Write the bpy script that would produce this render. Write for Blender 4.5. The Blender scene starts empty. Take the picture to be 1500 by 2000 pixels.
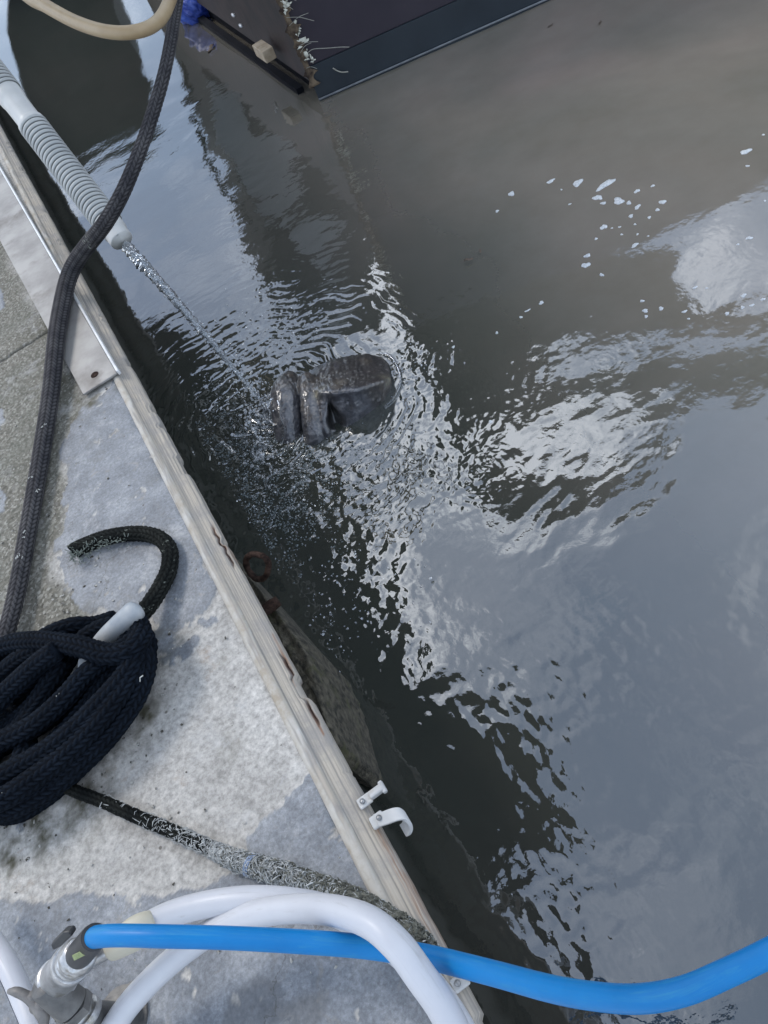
import bpy, math, random
import numpy as np
from mathutils import Matrix, Vector
random.seed(7)
RNG = np.random.default_rng(11)
S = bpy.context.scene
COL = S.collection

# ------------------------------------------------------------------ camera
CAM = np.array([0.0, 0.0, 0.80]); PITCH = math.radians(50); ROLL = math.radians(30); FPX = 1444.0
FW = np.array([0, math.cos(PITCH), -math.sin(PITCH)]); UP = np.array([0, math.sin(PITCH), math.cos(PITCH)]); RT = np.array([1.0, 0, 0])
CX = math.cos(ROLL)*RT - math.sin(ROLL)*UP
CY = -math.sin(ROLL)*RT - math.cos(ROLL)*UP          # picture down
cam = bpy.data.objects.new('camera', bpy.data.cameras.new('camera')); COL.objects.link(cam)
cam.matrix_world = Matrix(((CX[0], -CY[0], -FW[0], CAM[0]), (CX[1], -CY[1], -FW[1], CAM[1]), (CX[2], -CY[2], -FW[2], CAM[2]), (0, 0, 0, 1)))
cam.data.sensor_fit = 'VERTICAL'; cam.data.angle = 2*math.atan(1000/FPX)
cam.data.clip_start = 0.02; cam.data.clip_end = 500
S.camera = cam
S.view_settings.view_transform = 'Standard'; S.view_settings.look = 'None'; S.view_settings.gamma = 1
S.view_settings.exposure = 0.48

# ------------------------------------------------------------------ sky and sun
SUN_EL, SUN_AZ = math.radians(48), math.radians(-35)      # azimuth from +Y towards +X
w = bpy.data.worlds.new('World'); S.world = w; w.use_nodes = True
nt = w.node_tree; N = nt.nodes; L = nt.links
bg = N['Background']; bg.inputs[1].default_value = 0.15
sky = N.new('ShaderNodeTexSky'); sky.sky_type = 'NISHITA'; sky.sun_disc = False
sky.sun_elevation = SUN_EL; sky.sun_rotation = SUN_AZ; sky.air_density = 1.0; sky.dust_density = 1.5
tc = N.new('ShaderNodeTexCoord'); sep = N.new('ShaderNodeSeparateXYZ'); L.new(tc.outputs['Generated'], sep.inputs[0])
mx = N.new('ShaderNodeMath'); mx.operation = 'MAXIMUM'; mx.inputs[1].default_value = 0.0; L.new(sep.outputs[2], mx.inputs[0])
ad = N.new('ShaderNodeMath'); ad.operation = 'ADD'; ad.inputs[1].default_value = 0.25; L.new(mx.outputs[0], ad.inputs[0])
dv = N.new('ShaderNodeVectorMath'); dv.operation = 'DIVIDE'
cmb = N.new('ShaderNodeCombineXYZ'); [L.new(ad.outputs[0], cmb.inputs[i]) for i in range(3)]
L.new(tc.outputs['Generated'], dv.inputs[0]); L.new(cmb.outputs[0], dv.inputs[1])
cn = N.new('ShaderNodeTexNoise'); cn.inputs['Scale'].default_value = 2.6; cn.inputs['Detail'].default_value = 9; cn.inputs['Roughness'].default_value = 0.55
cn.inputs['Distortion'].default_value = 0.35
mp = N.new('ShaderNodeMapping'); mp.inputs['Location'].default_value = (3.1, 1.7, 0.4); L.new(dv.outputs[0], mp.inputs[0]); L.new(mp.outputs[0], cn.inputs['Vector'])
cr = N.new('ShaderNodeValToRGB'); e_ = cr.color_ramp.elements; e_[0].position = 0.40; e_[0].color = (0.20, 0.25, 0.33, 1); e_[1].position = 0.68; e_[1].color = (1.04, 1.07, 1.10, 1)
e3 = e_.new(0.54); e3.color = (0.345, 0.39, 0.46, 1)
L.new(cn.outputs['Fac'], cr.inputs[0])
hs = N.new('ShaderNodeHueSaturation'); hs.inputs['Saturation'].default_value = 1.15; hs.inputs['Value'].default_value = 1.0; L.new(sky.outputs[0], hs.inputs['Color'])
cs = N.new('ShaderNodeVectorMath'); cs.operation = 'SCALE'; cs.inputs['Scale'].default_value = 19.0; L.new(cr.outputs[0], cs.inputs[0])
wn = N.new('ShaderNodeTexNoise'); wn.inputs['Scale'].default_value = 7.5; wn.inputs['Detail'].default_value = 8; wn.inputs['Roughness'].default_value = 0.6; wn.inputs['Distortion'].default_value = 0.8
mp2 = N.new('ShaderNodeMapping'); mp2.inputs['Scale'].default_value = (1.0, 0.45, 1.0); mp2.inputs['Rotation'].default_value = (0, 0, 0.7); L.new(dv.outputs[0], mp2.inputs[0]); L.new(mp2.outputs[0], wn.inputs['Vector'])
w2 = N.new('ShaderNodeMath'); w2.operation = 'MULTIPLY_ADD'; w2.inputs[1].default_value = 0.62; w2.inputs[2].default_value = -0.32; L.new(wn.outputs['Fac'], w2.inputs[0])
w3 = N.new('ShaderNodeMath'); w3.operation = 'ADD'; L.new(cn.outputs['Fac'], w3.inputs[0]); L.new(w2.outputs[0], w3.inputs[1])
acc = w3.outputs[0]
for (cx, cy, cz), ca, cb, am in (((0.067,0.592,0.803), 0.94, 1.0, 0.13), ((0.20,0.633,0.749), 0.96, 1.0, 0.06), ((-0.04,0.86,0.51), 0.97, 1.0, 0.02), ((0.48,0.60,0.64), 0.95, 1.0, -0.10), ((-0.03,0.10,0.99), 0.98, 1.0, 0.07), ((0.16,0.26,0.95), 0.90, 1.0, -0.10), ((-0.08,0.93,0.36), 0.95, 1.0, -0.04)):   # brighter and darker cloud patches added to shape the reflections
    dt_ = N.new('ShaderNodeVectorMath'); dt_.operation = 'DOT_PRODUCT'; dt_.inputs[1].default_value = (cx, cy, cz); L.new(tc.outputs['Generated'], dt_.inputs[0])
    mr_ = N.new('ShaderNodeMapRange'); mr_.interpolation_type = 'SMOOTHSTEP'; mr_.inputs['From Min'].default_value = ca; mr_.inputs['From Max'].default_value = cb; mr_.inputs['To Max'].default_value = am; L.new(dt_.outputs['Value'], mr_.inputs['Value'])
    a_ = N.new('ShaderNodeMath'); a_.operation = 'ADD'; L.new(acc, a_.inputs[0]); L.new(mr_.outputs[0], a_.inputs[1]); acc = a_.outputs[0]
L.new(acc, cr.inputs[0])
mixc = N.new('ShaderNodeMixRGB'); mixc.inputs[0].default_value = 0.66
L.new(cs.outputs[0], mixc.inputs[2]); L.new(hs.outputs[0], mixc.inputs[1]); L.new(mixc.outputs[0], bg.inputs[0])
sl = bpy.data.lights.new('sun', 'SUN'); sl.energy = 1.0; sl.angle = math.radians(14); sl.color = (1.0, 0.95, 0.88)
so = bpy.data.objects.new('sun', sl); COL.objects.link(so)
sd = Vector((math.sin(SUN_AZ)*math.cos(SUN_EL), math.cos(SUN_AZ)*math.cos(SUN_EL), math.sin(SUN_EL)))
so.rotation_euler = sd.to_track_quat('Z', 'Y').to_euler(); so.location = (0, 0, 12)

# ------------------------------------------------------------------ measuring helpers
WZ = -0.35                                            # water level; dock top is z = 0
def ray(x, y): return CX*(x-750)/FPX + CY*(y-1000)/FPX + FW
def at(x, y, z=0.0):
    d = ray(x, y); return CAM + d*((z-CAM[2])/d[2])
def on_plane(x, y, p, n):
    d = ray(x, y); return CAM + d*(np.dot(np.asarray(p)-CAM, n)/np.dot(d, n))
def pxm(x, y, z):                                     # picture px per metre there
    return FPX/np.dot(at(x, y, z)-CAM, FW)
def mirrored(x, y, z=None, yy=None):                  # where the ray goes after bouncing off calm water
    p = at(x, y, WZ); d = ray(x, y); d = np.array([d[0], d[1], -d[2]])
    k = (z-p[2])/d[2] if z is not None else (yy-p[1])/d[1]
    return p + d*k
E0 = at(0, 240, 0); E1 = at(960, 2000, 0)
DD = (E0-E1)/np.linalg.norm(E0-E1)                    # along the dock, away from the camera
DT = np.array([DD[1], -DD[0], 0.0])                   # out over the water
def dock(s, t, z=0.0): return E1 + DD*s + DT*t + np.array([0, 0, z])
def to_dock(P): P = np.asarray(P); return (P-E1) @ DD, (P-E1) @ DT

def _hash(ix, iy, iz, seed):
    h = (ix.astype(np.int64)*374761393 + iy.astype(np.int64)*668265263 + iz*2147483647 + seed*1274126177) & 0xffffffff
    h = ((h ^ (h >> 13))*1274126177) & 0xffffffff
    return (h ^ (h >> 16)) & 0xffff
def perlin(x, y, seed=0):
    x0 = np.floor(x); y0 = np.floor(y); fx = x-x0; fy = y-y0
    u = fx*fx*fx*(fx*(fx*6-15)+10); v = fy*fy*fy*(fy*(fy*6-15)+10)
    def g(ix, iy, dx, dy):
        a = _hash(ix, iy, 0, seed)*(2*math.pi/65536.0)
        return np.cos(a)*dx + np.sin(a)*dy
    n00 = g(x0, y0, fx, fy); n10 = g(x0+1, y0, fx-1, fy); n01 = g(x0, y0+1, fx, fy-1); n11 = g(x0+1, y0+1, fx-1, fy-1)
    return ((n00*(1-u)+n10*u)*(1-v) + (n01*(1-u)+n11*u)*v)*1.5
def fbm(x, y, octaves=4, seed=0, gain=0.5):
    o = 0; a = 1.0
    for k in range(octaves):
        o = o + a*perlin(x*2**k+17.3*k, y*2**k-9.1*k, seed+k); a *= gain
    return o
def smooth(a, b, x):
    t = np.clip((x-a)/(b-a), 0, 1); return t*t*(3-2*t)
def poly_sd(px, py, poly):                            # signed distance, positive inside
    poly = np.asarray(poly, float); n = len(poly); d = np.full(px.shape, 1e9); ins = np.zeros(px.shape, bool)
    for i in range(n):
        ax, ay = poly[i][:2]; bx, by = poly[(i+1) % n][:2]
        ex, ey = bx-ax, by-ay; wx, wy = px-ax, py-ay
        t = np.clip((wx*ex+wy*ey)/(ex*ex+ey*ey+1e-12), 0, 1)
        d = np.minimum(d, (wx-ex*t)**2+(wy-ey*t)**2)
        c = ((ay > py) != (by > py)) & (px < (bx-ax)*(py-ay)/(by-ay+1e-12)+ax)
        ins ^= c
    d = np.sqrt(d); return np.where(ins, d, -d)

# ------------------------------------------------------------------ scene helpers
def tag(o, label=None, cat=None, group=None, kind=None):
    if label: o['label'] = label
    if cat: o['category'] = cat
    if group: o['group'] = group
    if kind: o['kind'] = kind
    return o
def empty(name, loc, label, cat, group=None):
    o = bpy.data.objects.new(name, None); COL.objects.link(o); o.location = tuple(loc); o.empty_display_size = 0.05
    return tag(o, label, cat, group)
def link(name, me, mat, parent=None):
    o = bpy.data.objects.new(name, me); COL.objects.link(o)
    if mat: me.materials.append(mat)
    if parent:
        o.parent = parent; o.matrix_parent_inverse = Matrix.Translation(parent.location).inverted()
    return o
def np_mesh(name, V, F, uv=None, smooth_=True):
    V = np.asarray(V, np.float32).reshape(-1, 3); F = np.asarray(F, np.int32)
    me = bpy.data.meshes.new(name); k = F.shape[1]
    me.vertices.add(len(V)); me.vertices.foreach_set('co', V.ravel())
    me.loops.add(F.size); me.loops.foreach_set('vertex_index', F.ravel())
    me.polygons.add(len(F)); me.polygons.foreach_set('loop_start', np.arange(0, F.size, k, dtype=np.int32))
    me.polygons.foreach_set('loop_total', np.full(len(F), k, np.int32))
    me.polygons.foreach_set('use_smooth', np.full(len(F), smooth_))
    if uv is not None:
        l = me.uv_layers.new(name='UVMap'); l.data.foreach_set('uv', np.asarray(uv, np.float32)[F.ravel()].ravel())
    me.update(calc_edges=True); me.validate(); return me
def grid_faces(nu, nv, wrap_v=False):
    i = np.arange(nu-1)[:, None]; j = np.arange(nv if wrap_v else nv-1)[None, :]; j2 = (j+1) % nv
    return np.stack([i*nv+j, (i+1)*nv+j, (i+1)*nv+j2, i*nv+j2], -1).reshape(-1, 4)
def attr(me, name, vals, color=False):
    if color:
        a = me.color_attributes.new(name, 'FLOAT_COLOR', 'POINT'); v = np.ones((len(vals), 4), np.float32); v[:, :3] = vals
        a.data.foreach_set('color', v.ravel())
    else:
        a = me.attributes.new(name, 'FLOAT', 'POINT'); a.data.foreach_set('value', np.asarray(vals, np.float32).ravel())
def catmull(P, n, closed=False):
    P = np.asarray(P, float); m = len(P)
    Q = np.vstack([2*P[0]-P[1], P, 2*P[-1]-P[-2]])
    out = []
    for i in range(m-1):
        p0, p1, p2, p3 = Q[i:i+4]; t = np.linspace(0, 1, n, endpoint=False)[:, None]
        out.append(0.5*((2*p1)+(-p0+p2)*t+(2*p0-5*p1+4*p2-p3)*t**2+(-p0+3*p1-3*p2+p3)*t**3))
    return np.vstack(out+[P[-1:]])
def resample(P, step):
    d = np.r_[0, np.cumsum(np.linalg.norm(np.diff(P, axis=0), axis=1))]
    s = np.linspace(0, d[-1], max(3, int(d[-1]/step)+1))
    return np.stack([np.interp(s, d, P[:, k]) for k in range(P.shape[1])], 1), s
def tube_mesh(name, P, r, seg=16, step=0.006, disp=None, cap=True, per=24, flat=1.0, lin=False):
    """P: control points (x,y,z) or (x,y,z,radius); disp(angle01, length) -> radial metres"""
    P = np.asarray(P, float)
    if P.shape[1] == 3: P = np.c_[P, np.full(len(P), r)]
    C = catmull(P, per) if len(P) > 2 else np.linspace(P[0], P[1], 8)
    if lin: C = P; s = np.r_[0, np.cumsum(np.linalg.norm(np.diff(P[:, :3], axis=0), axis=1))]
    else: C, s = resample(C, step)
    X = C[:, :3]; R = C[:, 3]
    T = np.gradient(X, axis=0) if not lin else np.repeat((X[-1]-X[0])[None], len(X), 0); T /= np.linalg.norm(T, axis=1)[:, None]+1e-12
    n0 = np.array([0, 0, 1.0]); n0 = n0-T[0]*(n0@T[0])
    if np.linalg.norm(n0) < 0.1: n0 = np.array([1.0, 0, 0])-T[0]*T[0][0]
    Ns = [n0/np.linalg.norm(n0)]
    for i in range(1, len(X)):
        n = Ns[-1]-T[i]*(Ns[-1]@T[i]); Ns.append(n/(np.linalg.norm(n)+1e-12))
    Nn = np.array(Ns); Bn = np.cross(T, Nn)
    a = np.arange(seg)/seg; A = a*2*math.pi
    rr = np.repeat(R[:, None], seg, 1)
    if disp is not None: rr = rr + disp(np.broadcast_to(a[None, :], rr.shape), np.broadcast_to(s[:, None], rr.shape))
    V = X[:, None, :] + rr[..., None]*(np.cos(A)[None, :, None]*Nn[:, None, :]*flat + np.sin(A)[None, :, None]*Bn[:, None, :])
    F = grid_faces(len(X), seg, True); V = V.reshape(-1, 3); uv = np.stack([np.broadcast_to(a[None, :], rr.shape).ravel(), np.broadcast_to(s[:, None], rr.shape).ravel()], 1)
    nV = len(V)
    if cap:
        V = np.vstack([V, X[:1], X[-1:]]); uv = np.vstack([uv, [[0, 0]], [[0, s[-1]]]])
        j = np.arange(seg); j2 = (j+1) % seg; b = (len(X)-1)*seg
        F = np.vstack([F, np.stack([j, j2, np.full(seg, nV), np.full(seg, nV)], 1), np.stack([b+j2, b+j, np.full(seg, nV+1), np.full(seg, nV+1)], 1)])
        q = F[:len(F)-2*seg]; t = F[len(F)-2*seg:, :3]
        me = bpy.data.meshes.new(name)
        me.from_pydata(V.tolist(), [], q.tolist()+t.tolist()); me.polygons.foreach_set('use_smooth', np.full(len(me.polygons), True))
        l = me.uv_layers.new(name='UVMap'); vi = np.empty(len(me.loops), np.int32); me.loops.foreach_get('vertex_index', vi)
        l.data.foreach_set('uv', uv[vi].astype(np.float32).ravel()); me.update(); return me
    return np_mesh(name, V, F, uv)
def join_meshes(name, meshes):
    V = []; F = []; o = 0
    for m in meshes:
        V += [tuple(v.co) for v in m.vertices]; F += [[i+o for i in p.vertices] for p in m.polygons]; o += len(m.vertices)
    me = bpy.data.meshes.new(name); me.from_pydata(V, [], F); me.polygons.foreach_set('use_smooth', np.full(len(F), True)); me.update(); return me
def prism(name, poly, depth, smooth_=False):
    """poly: list of 3D points (planar); depth: 3D vector"""
    P = [Vector(p) for p in poly]; d = Vector(depth); n = len(P)
    V = P+[p+d for p in P]; F = [list(range(n)), list(range(2*n-1, n-1, -1))]+[[i, i+n, (i+1) % n+n, (i+1) % n] for i in range(n)]
    me = bpy.data.meshes.new(name); me.from_pydata([tuple(v) for v in V], [], F)
    if smooth_: me.polygons.foreach_set('use_smooth', np.full(len(F), True))
    import bmesh
    bm = bmesh.new(); bm.from_mesh(me); bmesh.ops.recalc_face_normals(bm, faces=bm.faces); bm.to_mesh(me); bm.free(); me.update(); return me
def bevel(o, wd=0.003, seg=2):
    m = o.modifiers.new('b', 'BEVEL'); m.width = wd; m.segments = seg; m.limit_method = 'ANGLE'; return o
def box(name, c, ax, ay, az, mat, parent=None, bv=0.002):
    c, ax, ay, az = [np.asarray(q, float) for q in (c, ax, ay, az)]
    me = prism(name, [c-ax-ay-az, c+ax-ay-az, c+ax+ay-az, c-ax+ay-az], 2*az)
    o = link(name, me, mat, parent)
    if bv: bevel(o, bv)
    return o

def ico(c, r, sub=1, sq=(1, 1, 1), jit=0.0):
    import bmesh
    bm = bmesh.new(); bmesh.ops.create_icosphere(bm, subdivisions=sub, radius=1)
    V = np.array([v_.co[:] for v_ in bm.verts]); F = [[v_.index for v_ in f.verts] for f in bm.faces]; bm.free()
    if jit: V = V*(1+RNG.normal(0, jit, (len(V), 1)))
    return V*np.array(sq)*r+np.asarray(c), F
# ------------------------------------------------------------------ materials
def new_mat(name):
    m = bpy.data.materials.new(name); m.use_nodes = True; nt = m.node_tree
    return m, nt, nt.nodes['Principled BSDF'], nt.nodes['Material Output']
def nz(nt, scale, detail=4, rough=0.55, vec=None, dist=0.0, ttype='ShaderNodeTexNoise'):
    n = nt.nodes.new(ttype); n.inputs['Scale'].default_value = scale
    if 'Detail' in n.inputs: n.inputs['Detail'].default_value = detail; n.inputs['Roughness'].default_value = rough
    if 'Distortion' in n.inputs: n.inputs['Distortion'].default_value = dist
    if vec is not None: nt.links.new(vec, n.inputs['Vector'])
    return n
def ramp(nt, src, stops):
    r = nt.nodes.new('ShaderNodeValToRGB'); e = r.color_ramp.elements
    while len(e) < len(stops): e.new(0.5)
    for k, (p, c) in enumerate(stops):
        e[k].position = p; e[k].color = (c[0], c[1], c[2], 1) if hasattr(c, '__len__') else (c, c, c, 1)
    nt.links.new(src, r.inputs[0]); return r
def mixn(nt, fac, a, b, mode='MIX'):
    m = nt.nodes.new('ShaderNodeMixRGB'); m.blend_type = mode
    for s, v in ((0, fac), (1, a), (2, b)):
        if hasattr(v, 'links') or hasattr(v, 'is_linked'): nt.links.new(v, m.inputs[s])
        elif s == 0: m.inputs[0].default_value = v
        else: m.inputs[s].default_value = (v[0], v[1], v[2], 1)
    return m.outputs[0]
def bump(nt, b, src, strength=0.4, dist=0.002, prev=None):
    n = nt.nodes.new('ShaderNodeBump'); n.inputs['Strength'].default_value = strength; n.inputs['Distance'].default_value = dist
    nt.links.new(src, n.inputs['Height'])
    if prev: nt.links.new(prev, n.inputs['Normal'])
    nt.links.new(n.outputs[0], b.inputs['Normal']); return n.outputs[0]
def objco(nt): return nt.nodes.new('ShaderNodeTexCoord').outputs['Object']
def simple(name, c1, c2, scale=60, rough=0.6, bs=0.3, bd=0.001, metal=0.0, rng=(0.35, 0.65), detail=6, spec=0.5, dirt=None):
    m, nt, b, o = new_mat(name); v = objco(nt)
    n = nz(nt, scale, detail, 0.6, v); col = ramp(nt, n.outputs['Fac'], [(rng[0], c1), (rng[1], c2)]).outputs[0]
    if dirt:
        n3 = nz(nt, dirt[1], 5, 0.65, v); f = ramp(nt, n3.outputs['Fac'], [(dirt[2], 0.0), (dirt[2]+0.12, 1.0)]).outputs[0]
        col = mixn(nt, f, col, dirt[0])
    nt.links.new(col, b.inputs['Base Color'])
    b.inputs['Roughness'].default_value = rough; b.inputs['Metallic'].default_value = metal
    b.inputs['Specular IOR Level'].default_value = spec
    n2 = nz(nt, scale*3, 4, 0.6, v)
    if bs: bump(nt, b, n2.outputs['Fac'], bs, bd)
    return m
def attr_node(nt, name):
    a = nt.nodes.new('ShaderNodeAttribute'); a.attribute_name = name; return a

# rope material: braid comes from the mesh, the shader gives fibres, fuzz, pale dirt
def rope_mat(name, c1, c2, fleck=(0.35, 0.36, 0.33), fl=0.72, rough=0.85):
    m, nt, b, o = new_mat(name); v = objco(nt)
    n = nz(nt, 25, 5, 0.6, v); col = ramp(nt, n.outputs['Fac'], [(0.35, c1), (0.68, c2)]).outputs[0]
    a = attr_node(nt, 'groove'); col = mixn(nt, a.outputs['Fac'], col, tuple(q*0.22 for q in c1))
    n3 = nz(nt, 140, 3, 0.7, v); n4 = nz(nt, 9, 3, 0.6, v)
    mu = nt.nodes.new('ShaderNodeMath'); mu.operation = 'MULTIPLY'; nt.links.new(n3.outputs['Fac'], mu.inputs[0]); nt.links.new(n4.outputs['Fac'], mu.inputs[1])
    f = ramp(nt, mu.outputs[0], [(fl*0.5, 0.0), (fl*0.5+0.05, 1.0)]).outputs[0]
    col = mixn(nt, f, col, fleck)
    nt.links.new(col, b.inputs['Base Color']); b.inputs['Roughness'].default_value = rough; b.inputs['Specular IOR Level'].default_value = 0.08
    n2 = nz(nt, 700, 2, 0.6, v); bump(nt, b, n2.outputs['Fac'], 0.5, 0.0008)
    return m
def braid_height(a, s, cols=10, pitch=0.0085, slope=1.15):
    """braided cover: columns round the rope whose strands lean alternately; 1 on a strand, 0 in a groove"""
    c = a*cols; k = np.floor(c); f = c-k; sg = np.where(k % 2 == 0, 1.0, -1.0)
    ph = s/pitch + sg*(f-0.5)*slope + 0.0*k
    st = np.abs(np.sin(math.pi*ph))**0.7
    edge = 0.35+0.65*np.sin(math.pi*f)**0.5
    return st*edge
def rope_mesh(name, P, r, depth=0.0022, seg=40, step=0.0014, cols=10, pitch=0.0085, fuzz=0.0003):
    hold = {}
    def dsp(a, s):
        h = braid_height(a, s, cols, pitch); hold['g'] = 1-h
        return (h-0.6)*depth + fuzz*perlin(a*40, s*900, 5)
    me = tube_mesh(name, P, r, seg, step, dsp)
    g = np.clip(hold['g'], 0, 1).ravel(); n = len(me.vertices); v = np.zeros(n); v[:len(g)] = g
    attr(me, 'groove', np.clip(v*1.15, 0, 1)**1.3); return me

# ================================================================== THE SETTING
# ---- water
def water_axis(lo, a, b, hi, d):
    core = np.arange(a, b, d); up = []; x = b; q = d
    while x < hi: up.append(x); q *= 1.12; x += q
    dn = []; x = a; q = d
    while x > lo: q *= 1.12; x -= q; dn.append(x)
    return np.r_[dn[::-1], core, up, hi]
wx = water_axis(-60, -0.50, 1.75, 60, 0.0032); wy = water_axis(-60, -0.12, 3.4, 90, 0.0036)
WXg, WYg = np.meshgrid(wx, wy, indexing='ij')
IMP = at(522, 800, WZ)                                # where the jet lands
def wave(X, Y):
    r0 = np.hypot(X-IMP[0], Y-IMP[1]); far = np.exp(-(np.hypot(X, Y-1.5)/9)**2)
    wxp = X+0.04*perlin(X*3, Y*3, 71); wyp = Y+0.04*perlin(X*3+9, Y*3, 72)
    h = 0.0055*fbm(X*0.9+3, Y*0.9, 2, 3) + 0.0011*fbm(wxp*3.0, wyp*4.2, 2, 8)
    # slow undulations that make reflections ragged
    calm = 0.35+0.65*smooth(-0.15, 0.35, perlin(X*1.3+5, Y*1.3+2, 40))
    h += 0.00055*calm*(0.75+0.25*smooth(2.6, 1.5, Y))*fbm(wxp*10, wyp*15, 3, 15, 0.45)
    # broken rings spreading from the jet
    wob = r0+0.030*fbm(X*6, Y*6, 2, 33)+0.006*perlin(X*28, Y*28, 34)
    amp = 0.0011*np.exp(-r0/0.24)*np.clip(0.25+1.5*perlin(X*7, Y*9, 21)+0.4, 0, 2)
    h += amp*np.sin(wob*2*math.pi/0.036) + 0.45*amp*np.sin(wob*2*math.pi/0.017+3*perlin(X*14, Y*14, 22))
    # broken water round the jet, thrown towards the dock and down the picture
    for (px_, py_, ra, am) in ((560, 900, 0.20, 1.0), (480, 960, 0.18, 0.9), (640, 1020, 0.20, 0.8), (430, 800, 0.15, 0.9), (700, 1150, 0.13, 0.6), (800, 900, 0.17, 0.6), (540, 640, 0.17, 0.6), (430, 650, 0.12, 0.4), (820, 720, 0.10, 0.7), (900, 950, 0.08, 0.6), (620, 1150, 0.10, 0.7), (760, 1280, 0.09, 0.4), (980, 760, 0.16, 0.25)):
        c = at(px_, py_, WZ); g = np.exp(-((X-c[0])**2+(Y-c[1])**2)/(ra*ra))
        h += g*am*(0.00085*fbm(X*34, Y*44, 3, 50+px_, 0.62) + 0.0011*fbm(X*15, Y*19, 2, 51+px_))
    # light cat's paws further out
    for (px_, py_, ra, am) in ((1080, 1300, 0.12, 0.8), (1250, 1330, 0.12, 0.9), (1000, 1480, 0.10, 1.0), (1080, 1700, 0.11, 1.0), (1140, 1880, 0.11, 1.2), (1400, 1560, 0.07, 0.8), (1350, 1250, 0.09, 0.8), (900, 1430, 0.09, 1.0), (1420, 1120, 0.1, 0.6)):
        c = at(px_, py_, WZ); g = np.exp(-((X-c[0])**2+(Y-c[1])**2)/(ra*ra))
        h += g*am*0.00042*(perlin((X*0.94+Y*0.34)*40, (Y*0.94-X*0.34)*24, 82)+0.5*perlin(X*85, Y*60, 83))
    # long streaky wavelets over the open water
    U = X*0.80+Y*0.60; Wv = Y*0.80-X*0.60
    msk = smooth(0.1, 0.45, X)*smooth(1.15, 0.75, Y)*smooth(-0.25, 0.35, perlin(X*2.6+1, Y*2.6+4, 90))
    h += msk*(0.0011*perlin(U*7+2*perlin(X*4, Y*4, 91), Wv*20, 92)+0.00040*perlin(U*20, Wv*52, 93))
    # ring ripples from drips
    drops = [(285,590,.03),(640,665,.03),(930,945,.05),(828,1172,.035),(740,1200,.05),(778,1262,.04),(1000,925,.03),(560,610,.04),(860,710,.06),(905,690,.05),(840,830,.04),(1180,705,.035),(1235,830,.035),(800,1030,.02),(745,1130,.03),(700,1130,.03),(760,1345,.06),(870,1230,.02),(1160,1195,.02),(870,900,.06),(760,850,.05),(1370,940,.03),(705,1235,.04),(935,930,.08),(650,1060,.04),(790,880,.05),(690,960,.04),(600,1090,.04),(520,560,.05),(990,790,.05),(1050,1010,.02),(1380,1050,.03),(820,1100,.018),(905,1180,.02)]
    for i, (px_, py_, ra) in enumerate(drops):
        c = at(px_, py_, WZ)
        m = (np.abs(X-c[0]) < ra*2.2) & (np.abs(Y-c[1]) < ra*2.2)
        r = np.hypot(X[m]-c[0], Y[m]-c[1]); lam = 0.0075+ra*0.07
        h[m] += 0.0026*lam*(0.5+np.abs(perlin(X[m]*20, Y[m]*20, 60+i)))*np.exp(-((r-ra*0.6)/(ra*0.42))**2)*np.sin(2*math.pi*r/lam)*2.6
    return h*far
H = wave(WXg, WYg)
hx, hy = to_dock(np.stack([WXg, WYg, np.zeros_like(WXg)], -1))
Vw = np.stack([WXg, WYg, H+WZ], -1)
me = np_mesh('water', Vw, grid_faces(len(wx), len(wy)))
m, nt, b, out = new_mat('harbour_water'); nt.nodes.remove(b)
geo = nt.nodes.new('ShaderNodeNewGeometry'); pos = geo.outputs['Position']
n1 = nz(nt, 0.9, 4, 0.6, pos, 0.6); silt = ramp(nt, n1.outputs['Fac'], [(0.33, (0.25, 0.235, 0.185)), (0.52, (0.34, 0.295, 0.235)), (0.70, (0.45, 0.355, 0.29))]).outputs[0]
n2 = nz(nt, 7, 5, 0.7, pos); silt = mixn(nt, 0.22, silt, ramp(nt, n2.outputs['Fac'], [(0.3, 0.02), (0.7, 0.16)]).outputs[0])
sx = nt.nodes.new('ShaderNodeSeparateXYZ'); nt.links.new(pos, sx.inputs[0])        # light painted into the murk: brighter away from the dock, darker beside it
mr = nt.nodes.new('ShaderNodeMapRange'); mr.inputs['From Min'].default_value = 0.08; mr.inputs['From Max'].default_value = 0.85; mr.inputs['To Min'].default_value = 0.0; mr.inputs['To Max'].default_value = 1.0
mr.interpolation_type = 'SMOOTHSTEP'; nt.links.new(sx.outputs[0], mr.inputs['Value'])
dim_murk = mixn(nt, 0.12, (0.018, 0.026, 0.023), silt); silt = mixn(nt, mr.outputs[0], dim_murk, silt)
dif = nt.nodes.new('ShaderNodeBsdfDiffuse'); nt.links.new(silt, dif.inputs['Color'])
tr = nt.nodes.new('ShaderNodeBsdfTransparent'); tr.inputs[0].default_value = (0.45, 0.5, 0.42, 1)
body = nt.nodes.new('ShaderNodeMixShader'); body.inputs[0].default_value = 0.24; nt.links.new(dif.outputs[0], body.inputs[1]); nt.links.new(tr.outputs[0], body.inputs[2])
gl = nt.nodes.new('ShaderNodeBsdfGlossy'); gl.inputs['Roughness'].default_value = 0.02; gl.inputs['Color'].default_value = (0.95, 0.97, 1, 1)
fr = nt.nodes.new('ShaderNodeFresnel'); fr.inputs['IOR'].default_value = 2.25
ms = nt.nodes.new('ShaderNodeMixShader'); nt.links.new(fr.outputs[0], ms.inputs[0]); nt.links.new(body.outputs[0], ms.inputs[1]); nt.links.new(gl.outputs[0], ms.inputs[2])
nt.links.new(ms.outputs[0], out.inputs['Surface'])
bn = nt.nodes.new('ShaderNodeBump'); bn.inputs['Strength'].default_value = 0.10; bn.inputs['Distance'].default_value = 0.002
n3 = nz(nt, 60, 3, 0.5, pos); nt.links.new(n3.outputs['Fac'], bn.inputs['Height']); nt.links.new(bn.outputs[0], gl.inputs['Normal'])
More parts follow.
